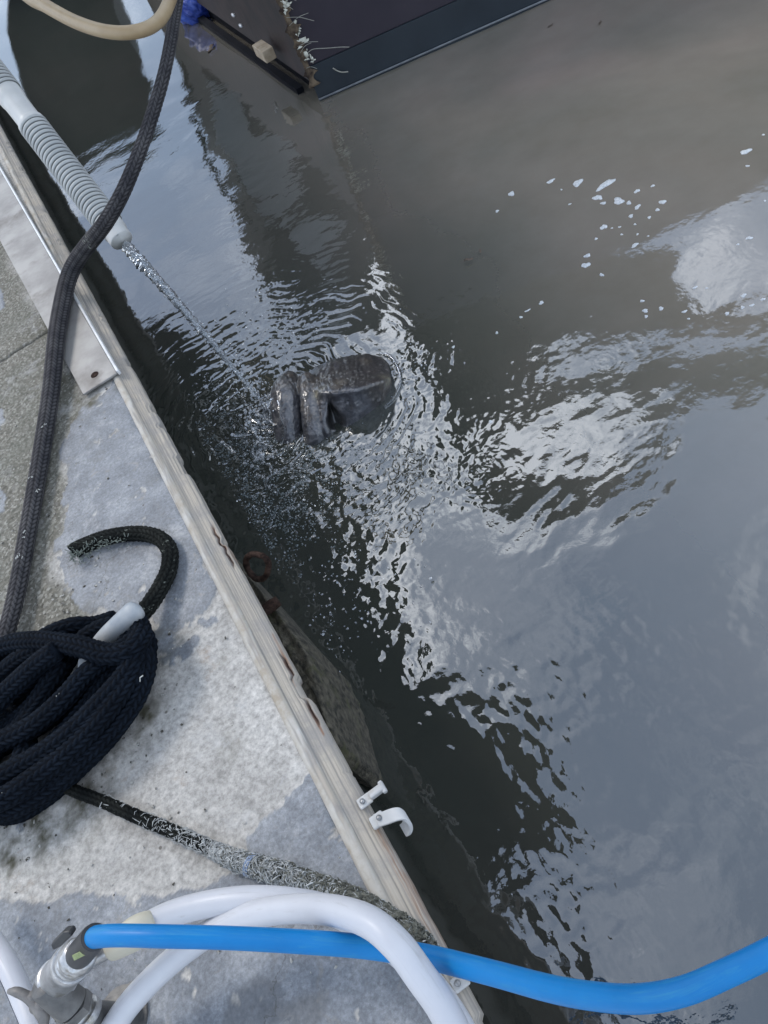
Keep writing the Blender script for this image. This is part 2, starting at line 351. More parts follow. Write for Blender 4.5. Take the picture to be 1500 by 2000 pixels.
tag(link('water', me, m), kind='structure')
MUD = simple('mud', (0.05, 0.05, 0.035), (0.10, 0.09, 0.065), 4, 0.9)
tag(link('harbour_bed', prism('bed', [(-60, -60, -1.6), (60, -60, -1.6), (60, 90, -1.6), (-60, 90, -1.6)], (0, 0, -0.3)), MUD), kind='structure')

# ---- concrete dock deck
SI, TI = 0.0, -0.0410                                  # inner line of the timber edge
def world_poly(pts, z=0.0): return [to_dock(at(x, y, z)) for x, y in pts]
ds = water_axis(-12, -0.25, 2.6, 40, 0.0028); dt = -water_axis(-14, -0.75+0.0, 0.0, 0.001, 0.0028)[::-1]
tt = np.sort(np.unique(np.r_[-water_axis(0.0001, 0.0001, 0.72, 14, 0.0028)]))+TI
SS, TT = np.meshgrid(ds, tt, indexing='ij')
PAINT = [
 [(232,735),(205,762),(160,800),(140,830),(125,860),(120,900),(132,950),(120,985),(130,1020),(112,1050),(106,1085),(130,1120),(128,1150),(147,1165),(150,1195),(175,1207),(200,1190),(225,1202),(300,1225),(300,1265),(330,1275),(350,1238),(410,1192),(425,1150),(402,1100),(398,1050),(378,1012),(352,960),(322,900),(292,840),(262,790)],
 [(606,1516),(648,1516),(668,1552),(703,1622),(745,1700),(790,1775),(600,1750),(520,1712),(478,1668),(505,1604),(560,1552)],
 [(-300,1760),(0,1762),(80,1770),(150,1742),(250,1738),(310,1748),(350,1735),(400,1745),(455,1700),(520,1712),(600,1745),(790,1775),(850,1850),(960,2060),(900,2300),(-300,2300)],
 [(-60,790),(4,800),(8,845),(-60,870)], [(-60,940),(5,955),(6,1000),(-60,1030)],
 [(395,1205),(420,1196),(430,1215),(405,1225)], [(318,1290),(345,1270),(385,1245),(395,1255),(360,1290),(330,1302)],
 [(20,1600),(55,1595),(62,1630),(35,1640)], [(-200,200),(0,560),(10,600),(-60,640),(-300,560)]]
jag = 0.010*fbm(SS*18, TT*18, 4, 90, 0.6)
paint = np.full(SS.shape, -1.0)
for p in PAINT: paint = np.maximum(paint, poly_sd(SS, TT, world_poly(p)))
near = paint > -0.06
chips = fbm(SS*26+4, TT*26, 4, 120, 0.6)
paint = paint+jag
paintm = smooth(-0.0006, 0.0012, paint)*(1-smooth(0.78, 0.84, chips+0.25*(smooth(0.03, 0.0, paint))))
agg = [(-400,400),(0,455),(40,560),(100,640),(160,775),(135,830),(118,900),(128,1000),(100,1090),(125,1160),(160,1215),(0,1260),(-500,1500)]
rawm = smooth(-0.03, 0.012, poly_sd(SS, TT, world_poly(agg))+0.02*fbm(SS*9, TT*9, 3, 61))
grime = np.zeros_like(SS)
def blob(x, y, rad, am=1.0):
    s, t = to_dock(at(x, y, 0)); global grime
    grime = np.maximum(grime, am*np.exp(-((SS-s)**2+(TT-t)**2)/(rad*rad)))
for x, y, r_, a_ in ((305,1270,.03,1),(300,1300,.02,.8),(275,1400,.035,.9),(215,1470,.03,.7),(150,1560,.05,.9),(90,1600,.05,.9),(5,1680,.04,1.0),(170,790,.035,.9),(130,750,.03,.9),(85,640,.05,.8),(300,935,.012,.5),(450,1455,.022,.35),(160,1210,.03,.6),(120,680,.05,.6),(60,560,.04,.8),(245,745,.02,.8),(180,860,.02,.3),(440,1290,.01,.3)): blob(x, y, r_, a_)
grime = np.clip(grime*(0.55+0.9*fbm(SS*30, TT*30, 4, 140, 0.65)), 0, 1)
wet = smooth(-0.004, 0.006, poly_sd(SS, TT, world_poly([(450,1930),(500,1905),(545,1925),(560,1955),(600,1940),(638,1950),(630,1990),(600,2030),(430,2030),(440,1960)]))+0.006*fbm(SS*20, TT*20, 3, 7))
js, jt = to_dock(at(50, 674, 0)); ja = to_dock(at(0, 705, 0)); jb = to_dock(at(95, 645, 0))
slope = (jb[0]-ja[0])/(jb[1]-ja[1])
jd = np.abs(SS-(ja[0]+(TT-ja[1])*slope)+0.004*fbm(SS*20, TT*20, 3, 77))
crack = np.exp(-(jd/0.0045)**2)
hz = 0.0003*fbm(SS*60, TT*60, 3, 200, 0.6)*(1-0.6*paintm) + rawm*0.0011*np.clip(fbm(SS*85, TT*85, 3, 210, 0.7), -1, 1) + 0.0013*paintm - 0.007*crack + 0.0015*fbm(SS*5, TT*5, 2, 220)
hz -= 0.004*smooth(-0.012, 0, TT-TI)*np.clip(fbm(SS*22, TT*10, 3, 230)+0.2, 0, 1)
Vd = E1[None, None]+DD*SS[..., None]+DT*TT[..., None]; Vd[..., 2] = hz
me = np_mesh('dock_deck', Vd, grid_faces(len(ds), len(tt)))
me.flip_normals() if me.polygons[100].normal.z < 0 else None
attr(me, 'paint', paintm.ravel()); attr(me, 'raw', rawm.ravel()); attr(me, 'grime', grime.ravel()); attr(me, 'wet', wet.ravel()); attr(me, 'crack', crack.ravel())
m, nt, b, out = new_mat('worn_concrete'); v = objco(nt)
nA = nz(nt, 7, 8, 0.65, v); cA = ramp(nt, nA.outputs['Fac'], [(0.3, (0.25, 0.238, 0.22)), (0.5, (0.42, 0.403, 0.375)), (0.7, (0.54, 0.522, 0.49))]).outputs[0]
nB = nz(nt, 110, 8, 0.75, v); cA = mixn(nt, 0.5, cA, ramp(nt, nB.outputs['Fac'], [(0.34, 0.12), (0.5, 0.5), (0.64, 0.85)]).outputs[0], 'OVERLAY')
nR = nz(nt, 14, 6, 0.7, v); fR = ramp(nt, nR.outputs['Fac'], [(0.60, 0.0), (0.72, 0.6)]).outputs[0]; cA = mixn(nt, fR, cA, (0.28, 0.205, 0.145))
vo = nt.nodes.new('ShaderNodeTexVoronoi'); vo.inputs['Scale'].default_value = 240; nt.links.new(v, vo.inputs['Vector'])
cR = mixn(nt, 0.75, ramp(nt, nB.outputs['Fac'], [(0.32, (0.08, 0.075, 0.06)), (0.5, (0.20, 0.188, 0.155)), (0.66, (0.33, 0.315, 0.27))]).outputs[0], ramp(nt, vo.outputs['Color'], [(0.2, (0.09, 0.085, 0.07)), (0.6, (0.19, 0.18, 0.15)), (0.9, (0.38, 0.37, 0.33))]).outputs[0])
nG = nz(nt, 5, 5, 0.7, v); cR = mixn(nt, ramp(nt, nG.outputs['Fac'], [(0.45, 0.0), (0.7, 0.6)]).outputs[0], cR, (0.13, 0.135, 0.11))
aR = attr_node(nt, 'raw'); col = mixn(nt, aR.outputs['Fac'], cA, cR)
nP = nz(nt, 18, 8, 0.7, v); cP = ramp(nt, nP.outputs['Fac'], [(0.32, (0.145, 0.156, 0.172)), (0.5, (0.198, 0.212, 0.232)), (0.68, (0.285, 0.298, 0.315))]).outputs[0]
nP2 = nz(nt, 210, 6, 0.8, v); cP = mixn(nt, 0.55, cP, ramp(nt, nP2.outputs['Fac'], [(0.36, 0.25), (0.5, 0.5), (0.64, 0.8)]).outputs[0], 'OVERLAY')
nP3 = nz(nt, 30, 6, 0.7, v, 0.8); cP = mixn(nt, ramp(nt, nP3.outputs['Fac'], [(0.58, 0.0), (0.70, 0.55)]).outputs[0], cP, (0.27, 0.25, 0.22))
aP = attr_node(nt, 'paint'); col = mixn(nt, aP.outputs['Fac'], col, cP)
aG = attr_node(nt, 'grime'); col = mixn(nt, aG.outputs['Fac'], col, (0.075, 0.07, 0.045))
aW = attr_node(nt, 'wet'); 
wm = nt.nodes.new('ShaderNodeMath'); wm.operation = 'MULTIPLY'; wm.inputs[1].default_value = 0.45; nt.links.new(aW.outputs['Fac'], wm.inputs[0]); col = mixn(nt, wm.outputs[0], col, (0.10, 0.10, 0.10))
aC = attr_node(nt, 'crack'); col = mixn(nt, aC.outputs['Fac'], col, (0.03, 0.028, 0.022))
nh = nz(nt, 26, 9, 0.78, v, 0.6); col = mixn(nt, ramp(nt, nh.outputs['Fac'], [(0.56, 0.0), (0.66, 0.35)]).outputs[0], col, (0.16, 0.15, 0.135))
nq = nz(nt, 11, 9, 0.8, v, 0.3); col = mixn(nt, ramp(nt, nq.outputs['Fac'], [(0.35, 0.35), (0.45, 0.0)]).outputs[0], col, (0.55, 0.55, 0.55))
vc = nt.nodes.new('ShaderNodeTexVoronoi'); vc.feature = 'DISTANCE_TO_EDGE'; vc.inputs['Scale'].default_value = 4.5
nw = nz(nt, 9, 6, 0.7, v); wv = nt.nodes.new('ShaderNodeMixRGB'); wv.inputs[0].default_value = 0.16; nt.links.new(v, wv.inputs[1]); nt.links.new(nw.outputs['Color'], wv.inputs[2]); nt.links.new(wv.outputs[0], vc.inputs['Vector'])
ncm = nz(nt, 3.0, 3, 0.5, v); fm = nt.nodes.new('ShaderNodeMath'); fm.operation = 'MULTIPLY'
nt.links.new(ramp(nt, vc.outputs['Distance'], [(0.002, 0.6), (0.008, 0.0)]).outputs[0], fm.inputs[0]); nt.links.new(ramp(nt, ncm.outputs['Fac'], [(0.5, 0.0), (0.6, 1.0)]).outputs[0], fm.inputs[1])
col = mixn(nt, fm.outputs[0], col, (0.07, 0.065, 0.055))
vs = nt.nodes.new('ShaderNodeTexVoronoi'); vs.inputs['Scale'].default_value = 22; nt.links.new(v, vs.inputs['Vector'])
col = mixn(nt, ramp(nt, vs.outputs['Distance'], [(0.035, 0.75), (0.06, 0.0)]).outputs[0], col, (0.07, 0.055, 0.045))
nt.links.new(col, b.inputs['Base Color']); b.inputs['Specular IOR Level'].default_value = 0.35
ro = nt.nodes.new('ShaderNodeMapRange'); ro.inputs['To Min'].default_value = 0.82; ro.inputs['To Max'].default_value = 0.5; nt.links.new(aP.outputs['Fac'], ro.inputs['Value']); nt.links.new(ro.outputs[0], b.inputs['Roughness'])
p1 = bump(nt, b, nB.outputs['Fac'], 0.35, 0.0015); bump(nt, b, nP2.outputs['Fac'], 0.35, 0.0012, p1)
tag(link('dock_deck', me, m), kind='structure')
CONC = simple('dark_concrete', (0.10, 0.10, 0.085), (0.2, 0.19, 0.16), 12, 0.9, 0.5, 0.003)
slab = prism('dock_slab', [dock(-12, TI-0.055, -0.012), dock(40, TI-0.055, -0.012), dock(40, -14, -0.012), dock(-12, -14, -0.012)], (0, 0, -0.17))
tag(link('dock_slab', slab, CONC), kind='structure')

# ---- timber edge board (cream painted nose, weathered face)
es = water_axis(-12, -0.25, 3.4, 40, 0.004)
prof = [(-0.090, -0.030), (-0.055, -0.006), (-0.0535, 0.0005), (-0.050, 0.004), (-0.044, 0.0055), (-0.037, 0.0045), (-0.033, 0.001), (-0.0315, -0.0012), (-0.028, -0.0025), (-0.024, -0.004), (-0.020, -0.006), (-0.016, -0.0075), (-0.012, -0.009), (-0.008, -0.011), (-0.004, -0.014), (-0.001, -0.018), (0.0, -0.024), (-0.0005, -0.034), (-0.002, -0.050), (-0.012, -0.062), (-0.05, -0.064), (-0.09, -0.060)]
pp = catmull(np.array(prof), 4); npf = len(pp)
SB, KB = np.meshgrid(es, np.arange(npf), indexing='ij'); T0 = pp[KB, 0]; Z0 = pp[KB, 1]; TR = T0*0.74-0.0065; Z0 = np.where(Z0 < -0.005, -0.005+(Z0+0.005)*0.62, Z0)
grain = fbm(SB*1.6+8+0.15*perlin(SB*9, KB*0.2, 302), KB*0.30, 3, 300, 0.5)
outer = smooth(-0.03, -0.005, T0)
ns = perlin(SB*1.3, SB*0, 310)*0.0015+0.0006*fbm(SB*22, SB*0+3, 3, 311, 0.6)
chip = 0.0045*smooth(0.30, 0.36, fbm(SB*6, SB*0+5, 4, 320, 0.7))*smooth(-0.02, -0.004, T0)
T1 = TR+outer*(ns-chip)
Z1 = Z0+0.0003*grain*smooth(-0.034, -0.028, T0)+0.0005*fbm(SB*30, KB*0.25, 3, 330)
split = np.zeros_like(SB)
for (x0, y0, x1, y1) in ((418,1028,450,1078),(553,1278,572,1312),(600,1366,622,1402),(455,1060,470,1085)):
    a0 = to_dock(at(x0, y0, -0.005)); a1 = to_dock(at(x1, y1, -0.005))
    sm = 0.5*(a0[0]+a1[0]); hl = abs(a0[0]-a1[0])/2+0.006; tm = 0.5*(a0[1]+a1[1]); tm = min(max(tm, -0.03), -0.012)
    split = np.maximum(split, np.exp(-((SB-sm)/hl)**4)*np.exp(-((TR-tm-0.0022*fbm(SB*28, SB*0+1, 3, 345, 0.6))/0.0016)**2))
Z1 -= 0.006*split
Vb = E1[None, None]+DD*SB[..., None]+DT*T1[..., None]; Vb[..., 2] = Z1
me = np_mesh('edge_board', Vb, grid_faces(len(es), npf))
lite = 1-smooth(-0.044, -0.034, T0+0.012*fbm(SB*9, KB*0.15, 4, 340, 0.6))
rust = np.zeros_like(SB)
for (x0, y0, x1, y1, rw) in ((745,1615,800,1720,.004),(800,1720,850,1810,.004),(800,1700,880,1830,.005),(560,1290,590,1330,.002),(540,1235,575,1300,.002),(605,1375,640,1430,.002),(420,1030,470,1090,.0025)):
    a0 = to_dock(at(x0, y0, -0.012)); a1 = to_dock(at(x1, y1, -0.012)); d_ = poly_sd(SB, T0, [a0, a1, (a1[0], a1[1]+1e-4)])
    rust = np.maximum(rust, np.exp(-(np.abs(d_)/(rw))**2))
rust = np.clip(rust*(0.45+0.7*fbm(SB*16, KB*0.6, 4, 350, 0.7)), 0, 0.85)
attr(me, 'lite', lite.ravel()); attr(me, 'rust', rust.ravel()); attr(me, 'split', split.ravel()); attr(me, 'grain', (grain*0.5+0.5).ravel())
m, nt, b, out = new_mat('weathered_timber'); v = objco(nt)
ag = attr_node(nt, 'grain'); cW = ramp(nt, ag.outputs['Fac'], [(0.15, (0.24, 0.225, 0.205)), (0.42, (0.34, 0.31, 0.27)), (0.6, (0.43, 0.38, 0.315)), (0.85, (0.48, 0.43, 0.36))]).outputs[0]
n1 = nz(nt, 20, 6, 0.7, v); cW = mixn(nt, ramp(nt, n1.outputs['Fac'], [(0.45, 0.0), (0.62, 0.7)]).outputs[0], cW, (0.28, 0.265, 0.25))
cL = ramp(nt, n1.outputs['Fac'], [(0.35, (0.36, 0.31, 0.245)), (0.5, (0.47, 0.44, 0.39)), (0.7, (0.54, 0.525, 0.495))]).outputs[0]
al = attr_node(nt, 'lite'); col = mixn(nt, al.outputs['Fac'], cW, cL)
ar = attr_node(nt, 'rust'); col = mixn(nt, ar.outputs['Fac'], col, (0.24, 0.125, 0.07))
asp = attr_node(nt, 'split'); col = mixn(nt, asp.outputs['Fac'], col, (0.05, 0.02, 0.015))
nt.links.new(col, b.inputs['Base Color']); b.inputs['Roughness'].default_value = 0.75; b.inputs['Specular IOR Level'].default_value = 0.3
n2 = nz(nt, 120, 5, 0.7, v); bump(nt, b, n2.outputs['Fac'], 0.5, 0.0015)
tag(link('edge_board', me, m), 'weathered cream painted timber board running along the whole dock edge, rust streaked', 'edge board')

# ================================================================== THINGS ON AND BY THE DOCK
# ---- metal strip with a bolt
GALV = simple('galvanised_metal', (0.24, 0.23, 0.22), (0.36, 0.35, 0.335), 9, 0.5, 0.25, 0.0008, 0.35, (0.38, 0.6), dirt=((0.15, 0.135, 0.12), 5, 0.54))
RUST = simple('rust', (0.018, 0.012, 0.010), (0.070, 0.044, 0.034), 120, 0.95, 0.9, 0.003, spec=0.1)
zt = 0.0125
c_out = at(228, 728, zt); c_in = at(162, 770, zt); i0 = at(0, 470, zt); o0 = at(0, 332, zt)
d_in = (i0-c_in); d_out = (o0-c_out); 
f_in = c_in+d_in/np.linalg.norm(d_in)*3.2; f_out = c_out+d_out/np.linalg.norm(d_out)*3.2
mp_ = empty('metal_strip', c_in, 'grey galvanised flat metal strip screwed over the dock edge, its cut end rusty-holed', 'metal strip')
o = link('plate', prism('plate', [c_in, c_out, f_out, f_in], (0, 0, -0.005)), GALV, mp_); bevel(o, 0.0012)
ud = (f_out-c_out)/np.linalg.norm(f_out-c_out); us = np.array([ud[1], -ud[0], 0])
lip = prism('lip', [c_out+us*0.0005+(0, 0, 0.004), c_out+us*0.0065+(0, 0, 0.004), f_out+us*0.0065+(0, 0, 0.004), f_out+us*0.0005+(0, 0, 0.004)], (0, 0, -0.012))
WHITEM = simple('bright_metal', (0.60, 0.60, 0.60), (0.78, 0.78, 0.78), 20, 0.35, 0.2, 0.0005, 0.3)
bevel(link('lip', lip, WHITEM, mp_), 0.002)
bp = at(185, 732, zt)
bm_ = tube_mesh('bolt', [tuple(bp+(0, 0, -0.004))+(0.0085,), tuple(bp+(0, 0, 0.0005))+(0.0085,), tuple(bp+(0, 0, 0.0025))+(0.006,), tuple(bp+(0, 0, 0.003))+(0.001,)], 0, 14, 0.001)
link('bolt', bm_, RUST, mp_)

# ---- mossy ledge below the deck
MOSS = simple('mossy_concrete', (0.022, 0.020, 0.014), (0.105, 0.092, 0.066), 75, 0.95, 0.9, 0.004, rng=(0.38, 0.62), dirt=((0.07, 0.07, 0.03), 18, 0.56))
zl = -0.16
lp = [(450,1080),(500,1138),(532,1178),(568,1226),(608,1284),(626,1330),(642,1392),(658,1440),(645,1462),(600,1440),(520,1250),(440,1110)]
top = [at(x, y, zl) for x, y in lp]
cc = np.mean(top, axis=0); rings = []
dens = []
for i in range(len(top)):
    a_, b_ = top[i], top[(i+1) % len(top)]
    for k in range(6): dens.append(a_+(b_-a_)*k/6)
dens = np.array(dens); nd = len(dens)
out_ = (dens-cc); out_ /= np.linalg.norm(out_, axis=1)[:, None]
jit = 0.004*fbm(np.arange(nd)*0.5, np.arange(nd)*0.0+1, 2, 5)[:, None]
rings = [cc+(dens-cc)*q+(0, 0, 0.012+0.004*math.sin(q*9)) for q in (0.02, 0.25, 0.5, 0.75, 0.9)]
rings += [dens+out_*jit+(0, 0, 0.004), dens+out_*(0.004+jit)+(0, 0, -0.006), dens+out_*(0.010+jit)+(0, 0, -0.06), dens+out_*(0.012+jit)+(0, 0, -0.6)]
R_ = np.array(rings); R_[:5, :, 2] += 0.004*fbm(R_[:5, :, 0]*40, R_[:5, :, 1]*40, 3, 6)
F_ = grid_faces(len(R_), nd, True)
tag(link('concrete_footing', np_mesh('footing', R_.reshape(-1, 3), F_[:, ::-1]), MOSS), 'mossy brown concrete footing showing under the dock edge at the waterline', 'footing')

# ---- dock pilings in the gloom under the deck
PILE = simple('pile_wood', (0.05, 0.045, 0.035), (0.12, 0.10, 0.08), 30, 0.9, 0.6, 0.004)
for k, s_ in enumerate((-1.2, 1.9, 4.6)):
    p_ = dock(s_, -0.55, 0)
    o = link('dock_piling', tube_mesh('piling', [p_+(0, 0, -0.185), p_+(0, 0, -0.9), p_+(0, 0, -1.6)], 0.11, 16, 0.05, lambda a, s: 0.004*perlin(a*8, s*3, 9)), PILE)
    tag(o, 'dark timber piling in the shade under the dock deck', 'piling', 'pilings under the dock')

# ---- rusty ring hanging on the edge
zr = -0.03
rc = [(512,1082),(492,1078),(478,1090),(480,1112),(494,1130),(512,1136),(525,1122),(528,1100),(520,1086)]
rc = [(503+(x-503)*0.86, 1106+(y-1106)*0.86) for x, y in rc]
zc = [0.0, 0.0, -0.015, -0.03, -0.04, -0.045, -0.03, -0.015, 0.0]
P_ = [at(x, y, zr+q) for (x, y), q in zip(rc, zc)]; P_ = P_+[P_[0]+0.0004]
o = link('iron_ring', tube_mesh('ring', P_, 0.0048, 12, 0.003, lambda a, s: 0.0014*fbm(a*6, s*120, 3, 44)), RUST)
tag(o, 'rusty brown iron mooring ring hanging off the dock edge above dark water', 'iron ring')
pb = at(532, 1182, -0.13)
o = link('rusty_bolt', tube_mesh('rbolt', [tuple(pb-DT*0.03)+(0.009,), tuple(pb)+(0.010,), tuple(pb+DT*0.012)+(0.009,)], 0, 10, 0.003, lambda a, s: 0.001*fbm(a*5, s*90, 2, 45)), RUST)
tag(o, 'small rusty bolt end sticking out below the iron ring on the mossy footing', 'bolt')

# ---- white brackets on the board
WP = simple('white_plastic', (0.44, 0.44, 0.43), (0.54, 0.54, 0.53), 30, 0.45, 0.15, 0.0005, dirt=((0.36, 0.33, 0.29), 25, 0.6))
def bracket_tab(pa, pb_, wid, th):                    # flat tab between two points
    a_, b_ = np.asarray(pa), np.asarray(pb_); d_ = b_-a_; d_ /= np.linalg.norm(d_); s_ = np.cross(d_, [0, 0, 1.0]); s_ /= np.linalg.norm(s_); n_ = np.cross(s_, d_)
    return prism('tab', [a_-s_*wid, b_-s_*wid, b_+s_*wid, a_+s_*wid], n_*th)
zb = -0.004
hk = empty('hook_bracket', at(742, 1600, zb), 'white curved plastic hook screwed to the dock edge above a rust streak', 'hook')
hp = [(736,1603,-.002),(752,1598,.002),(768,1592,.006),(782,1590,.006),(793,1597,.000),(797,1608,-.008),(794,1618,-.014),(789,1622,-.018)]
C_ = catmull(np.array([at(x, y, z) for x, y, z in hp]), 6)
T_ = np.gradient(C_, axis=0); T_ /= np.linalg.norm(T_, axis=1)[:, None]
side = DD*0.9*0.0085
V_ = []
for c_, t_ in zip(C_, T_):
    n_ = np.cross(t_, DD); n_ /= np.linalg.norm(n_); V_ += [c_-side+n_*0.0022, c_+side+n_*0.0022, c_+side-n_*0.0022, c_-side-n_*0.0022]
nC = len(C_); F_ = [[i*4+j, i*4+(j+1) % 4, (i+1)*4+(j+1) % 4, (i+1)*4+j] for i in range(nC-1) for j in range(4)]+[[3, 2, 1, 0], [nC*4-4, nC*4-3, nC*4-2, nC*4-1]]
me = bpy.data.meshes.new('hook'); me.from_pydata([tuple(v_) for v_ in V_], [], F_)
o = link('hook', me, WP, hk); bevel(o, 0.0012)
box('base_plate', at(738, 1602, zb), DD*0.0075, DT*0.0085, (0, 0, 0.0025), WP, hk)
pz = at(740, 1597, 0.0035); SCR = simple('steel_screw', (0.2, 0.2, 0.2), (0.4, 0.4, 0.4), 80, 0.4, 0.2, 0.0005, 0.8)
link('screw', tube_mesh('screw', [pz-(0, 0, 0.006), pz+(0, 0, 0.0015)], 0.0030, 12, 0.001), SCR, hk)
def clip(label, x, y, z):
    k = empty('edge_clip', at(x, y, z), label, 'clip', 'white clips on the dock edge')
    c_ = at(x, y, z)
    box('base_plate', c_-DT*0.008, DD*0.0065, DT*0.0085, (0, 0, 0.0018), WP, k)
    box('arm', c_+DT*0.009+(0, 0, 0.002), DD*0.0045, DT*0.0095, (0, 0, 0.0045), WP, k)
    box('stop', c_+DT*0.017+(0, 0, 0.002), DD*0.0075, DT*0.0028, (0, 0, 0.0035), WP, k)
    q = c_-DT*0.010+(0, 0, 0.0035); link('screw', tube_mesh('screw', [q-(0, 0, 0.003), q+(0, 0, 0.001)], 0.0030, 12, 0.001), SCR, k)
    return k
clip('white square T-shaped clip on the dock edge, just above the white hook', 724, 1556, -0.004)
clip('white clip on the dock edge half hidden under the white and blue hoses', 912, 1908, -0.004)

# ================================================================== ROPES
BLACKROPE = rope_mat('navy_black_rope', (0.0055, 0.0085, 0.014), (0.011, 0.0165, 0.026), (0.03, 0.036, 0.045), 0.88)
GREYROPE = rope_mat('grey_rope', (0.055, 0.054, 0.060), (0.125, 0.120, 0.122), (0.22, 0.23, 0.20), 0.84)
OLDROPE = rope_mat('old_black_rope', (0.010, 0.012, 0.012), (0.030, 0.032, 0.028), (0.20, 0.22, 0.19), 0.74)
def pz3(L_): return [at(x, y, z) for x, y, z in L_]
GR = 0.0165
P_ = ([(362,-260,.55),(352,-60,.40),(343,20,.36),(326,120,.33),(305,200,.29),(275,290,.25),(240,375,.21),(205,436,.165),(172,478,.105),(148,512,.060),(132,548,.037),(120,600,.0305),(110,660,.0305),(100,760,.024),(85,860,.0185),(70,950,.0175),(52,1050,.0175),(36,1140,.0175),(18,1215,.019),(-6,1290,.02),(-60,1400,.018)])
o = link('grey_mooring_rope', rope_mesh('grope', [tuple(at(x, y, z))+(float(np.interp(y, [-200, 100, 300, 480, 620, 1300], [11.0, 11.8, 13.0, 15.5, 16.2, 16.5]))/pxm(x, y, z),) for x, y, z in P_], GR, 0.0018, 40, 0.0020, 10, 0.010), GREYROPE)
tag(o, 'faded grey braided mooring rope slung over the pipe and laid down the dock', 'rope')
def bits(name, spots, rad, mat, parent, n=4, spread=0.006):
    for (x, y, z) in spots:
        c_ = at(x, y, z); ms_ = []
        for k in range(n):
            q = c_+RNG.normal(0, spread*0.5, 3)*(1, 1, 0.15); e = q+RNG.normal(0, 0.0022, 3)*(1, 1, 0.2)
            ms_.append(tube_mesh('b', [q, e], rad*RNG.uniform(0.4, 0.9), 5, 0.001))
        link(name, join_meshes(name, ms_), mat, parent)
FIBRE = simple('pale_fibre', (0.40, 0.41, 0.38), (0.58, 0.59, 0.56), 200, 0.9, 0.2)
bits('lint', [(88,830,.036),(40,1085,.036),(30,1092,.036),(60,930,.036),(72,960,.03),(48,1045,.035),(58,905,.03)], 0.0012, FIBRE, o)

# coil: one long rope laid in long bights that fan to the left, out of frame
CR = 0.0135
def bight(pts, z): return [(x, y, z+dz) for x, y, dz in pts]
coil = []
W_ = [ # each strand is its own pass of the same rope; pixel path and height
 [(-160,1560,.014),(0,1590,.014),(80,1560,.014),(160,1490,.014),(225,1420,.014),(262,1350,.014),(283,1290,.015),(285,1250,.017),(262,1228,.018)],
 [(262,1228,.018),(215,1225,.034),(170,1245,.036),(130,1290,.036),(95,1350,.038),(40,1420,.038),(-60,1500,.036),(-200,1590,.02)],
 [(-200,1590,.02),(-60,1560,.038),(40,1505,.038),(120,1440,.038),(180,1370,.038),(225,1300,.040),(250,1255,.042),(255,1222,.044),(262,1205,.040)],
 [(-200,1460,.016),(-80,1380,.030),(0,1318,.046),(60,1275,.060),(130,1258,.066),(190,1272,.064),(240,1280,.060),(268,1262,.056)],
 [(268,1262,.056),(282,1290,.050),(270,1350,.042),(232,1410,.040),(180,1465,.038),(110,1520,.036),(20,1560,.036),(-120,1600,.03)],
 [(-200,1500,.02),(-60,1420,.014),(20,1370,.014),(90,1310,.014),(150,1262,.014),(215,1232,.015)],
 [(-160,1620,.014),(0,1560,.014),(90,1495,.014),(170,1410,.014),(220,1340,.014),(240,1290,.014)],
 [(-160,1500,.038),(-20,1455,.055),(60,1420,.060),(120,1370,.062),(165,1320,.062),(205,1290,.058),(250,1262,.060),(275,1235,.052),(262,1205,.040)],
 [(-160,1570,.058),(-20,1525,.060),(70,1480,.060),(140,1430,.062),(200,1370,.062),(240,1325,.062),(262,1285,.064),(268,1240,.056)],
 [(-160,1420,.014),(-40,1340,.016),(30,1290,.030),(90,1245,.042),(140,1225,.036),(185,1222,.018),(225,1210,.014)],
 [(-160,1530,.012),(-40,1480,.012),(60,1425,.014),(140,1370,.014),(200,1310,.014)],
 [(-40,1300,.046),(10,1262,.058),(75,1252,.072),(150,1262,.080),(215,1278,.076),(258,1268,.072),(280,1235,.060)],
 [(-160,1380,.014),(-60,1330,.014),(20,1400,.03),(50,1460,.04),(0,1540,.05),(-100,1580,.05)],
]
W_ += [[(-200,1640,.014),(-40,1600,.030),(60,1560,.034),(130,1515,.032),(200,1450,.030),(250,1385,.030),(278,1330,.032),(288,1285,.030)],
 [(-200,1480,.05),(-40,1400,.062),(20,1345,.066),(70,1300,.078),(110,1270,.086)],
 [(-120,1480,.016),(0,1430,.03),(60,1385,.04),(100,1330,.05),(120,1290,.055)],
 [(-160,1600,.075),(-20,1570,.066),(60,1525,.060),(150,1455,.058),(215,1385,.058),(250,1330,.058),(268,1290,.060)]]
rc_ = empty('coiled_rope', at(120, 1400, 0), 'thick navy black braided rope heaped in a coil over a white cleat on the dock', 'rope')
for k, strand in enumerate(W_):
    link('strand', rope_mesh('strand', pz3(strand), CR, 0.0036, 40, 0.0014, 10, 0.0095), BLACKROPE, rc_)
tl = pz3([(262,1205,.036),(285,1190,.030),(312,1150,.020),(330,1110,.014),(330,1072,.012),(305,1048,.012),(262,1042,.012),(215,1048,.012),(178,1060,.012),(150,1072,.012),(142,1078,.012)])
tl = [tuple(p)+(0.0122,) for p in tl[:-1]]+[tuple(tl[-1])+(0.0128,)]
o = link('tail', rope_mesh('tail', tl, 0, 0.0022, 40, 0.0016, 10, 0.009, 0.0012), OLDROPE, rc_)
ms_ = []
for k in range(260):                                   # frayed whipping at the cut end
    u_ = RNG.uniform(0, 1)**2; c_ = at(140+u_*110, 1080-28*math.sin(u_*1.4)+RNG.normal(0, 9), 0.018+RNG.uniform(-.006, .004)); e_ = c_+RNG.normal(0, 0.0035, 3)
    ms_.append(tube_mesh('f', [c_, (c_+e_)/2+RNG.normal(0, .001, 3), e_], 0.0006, 4, 0.003))
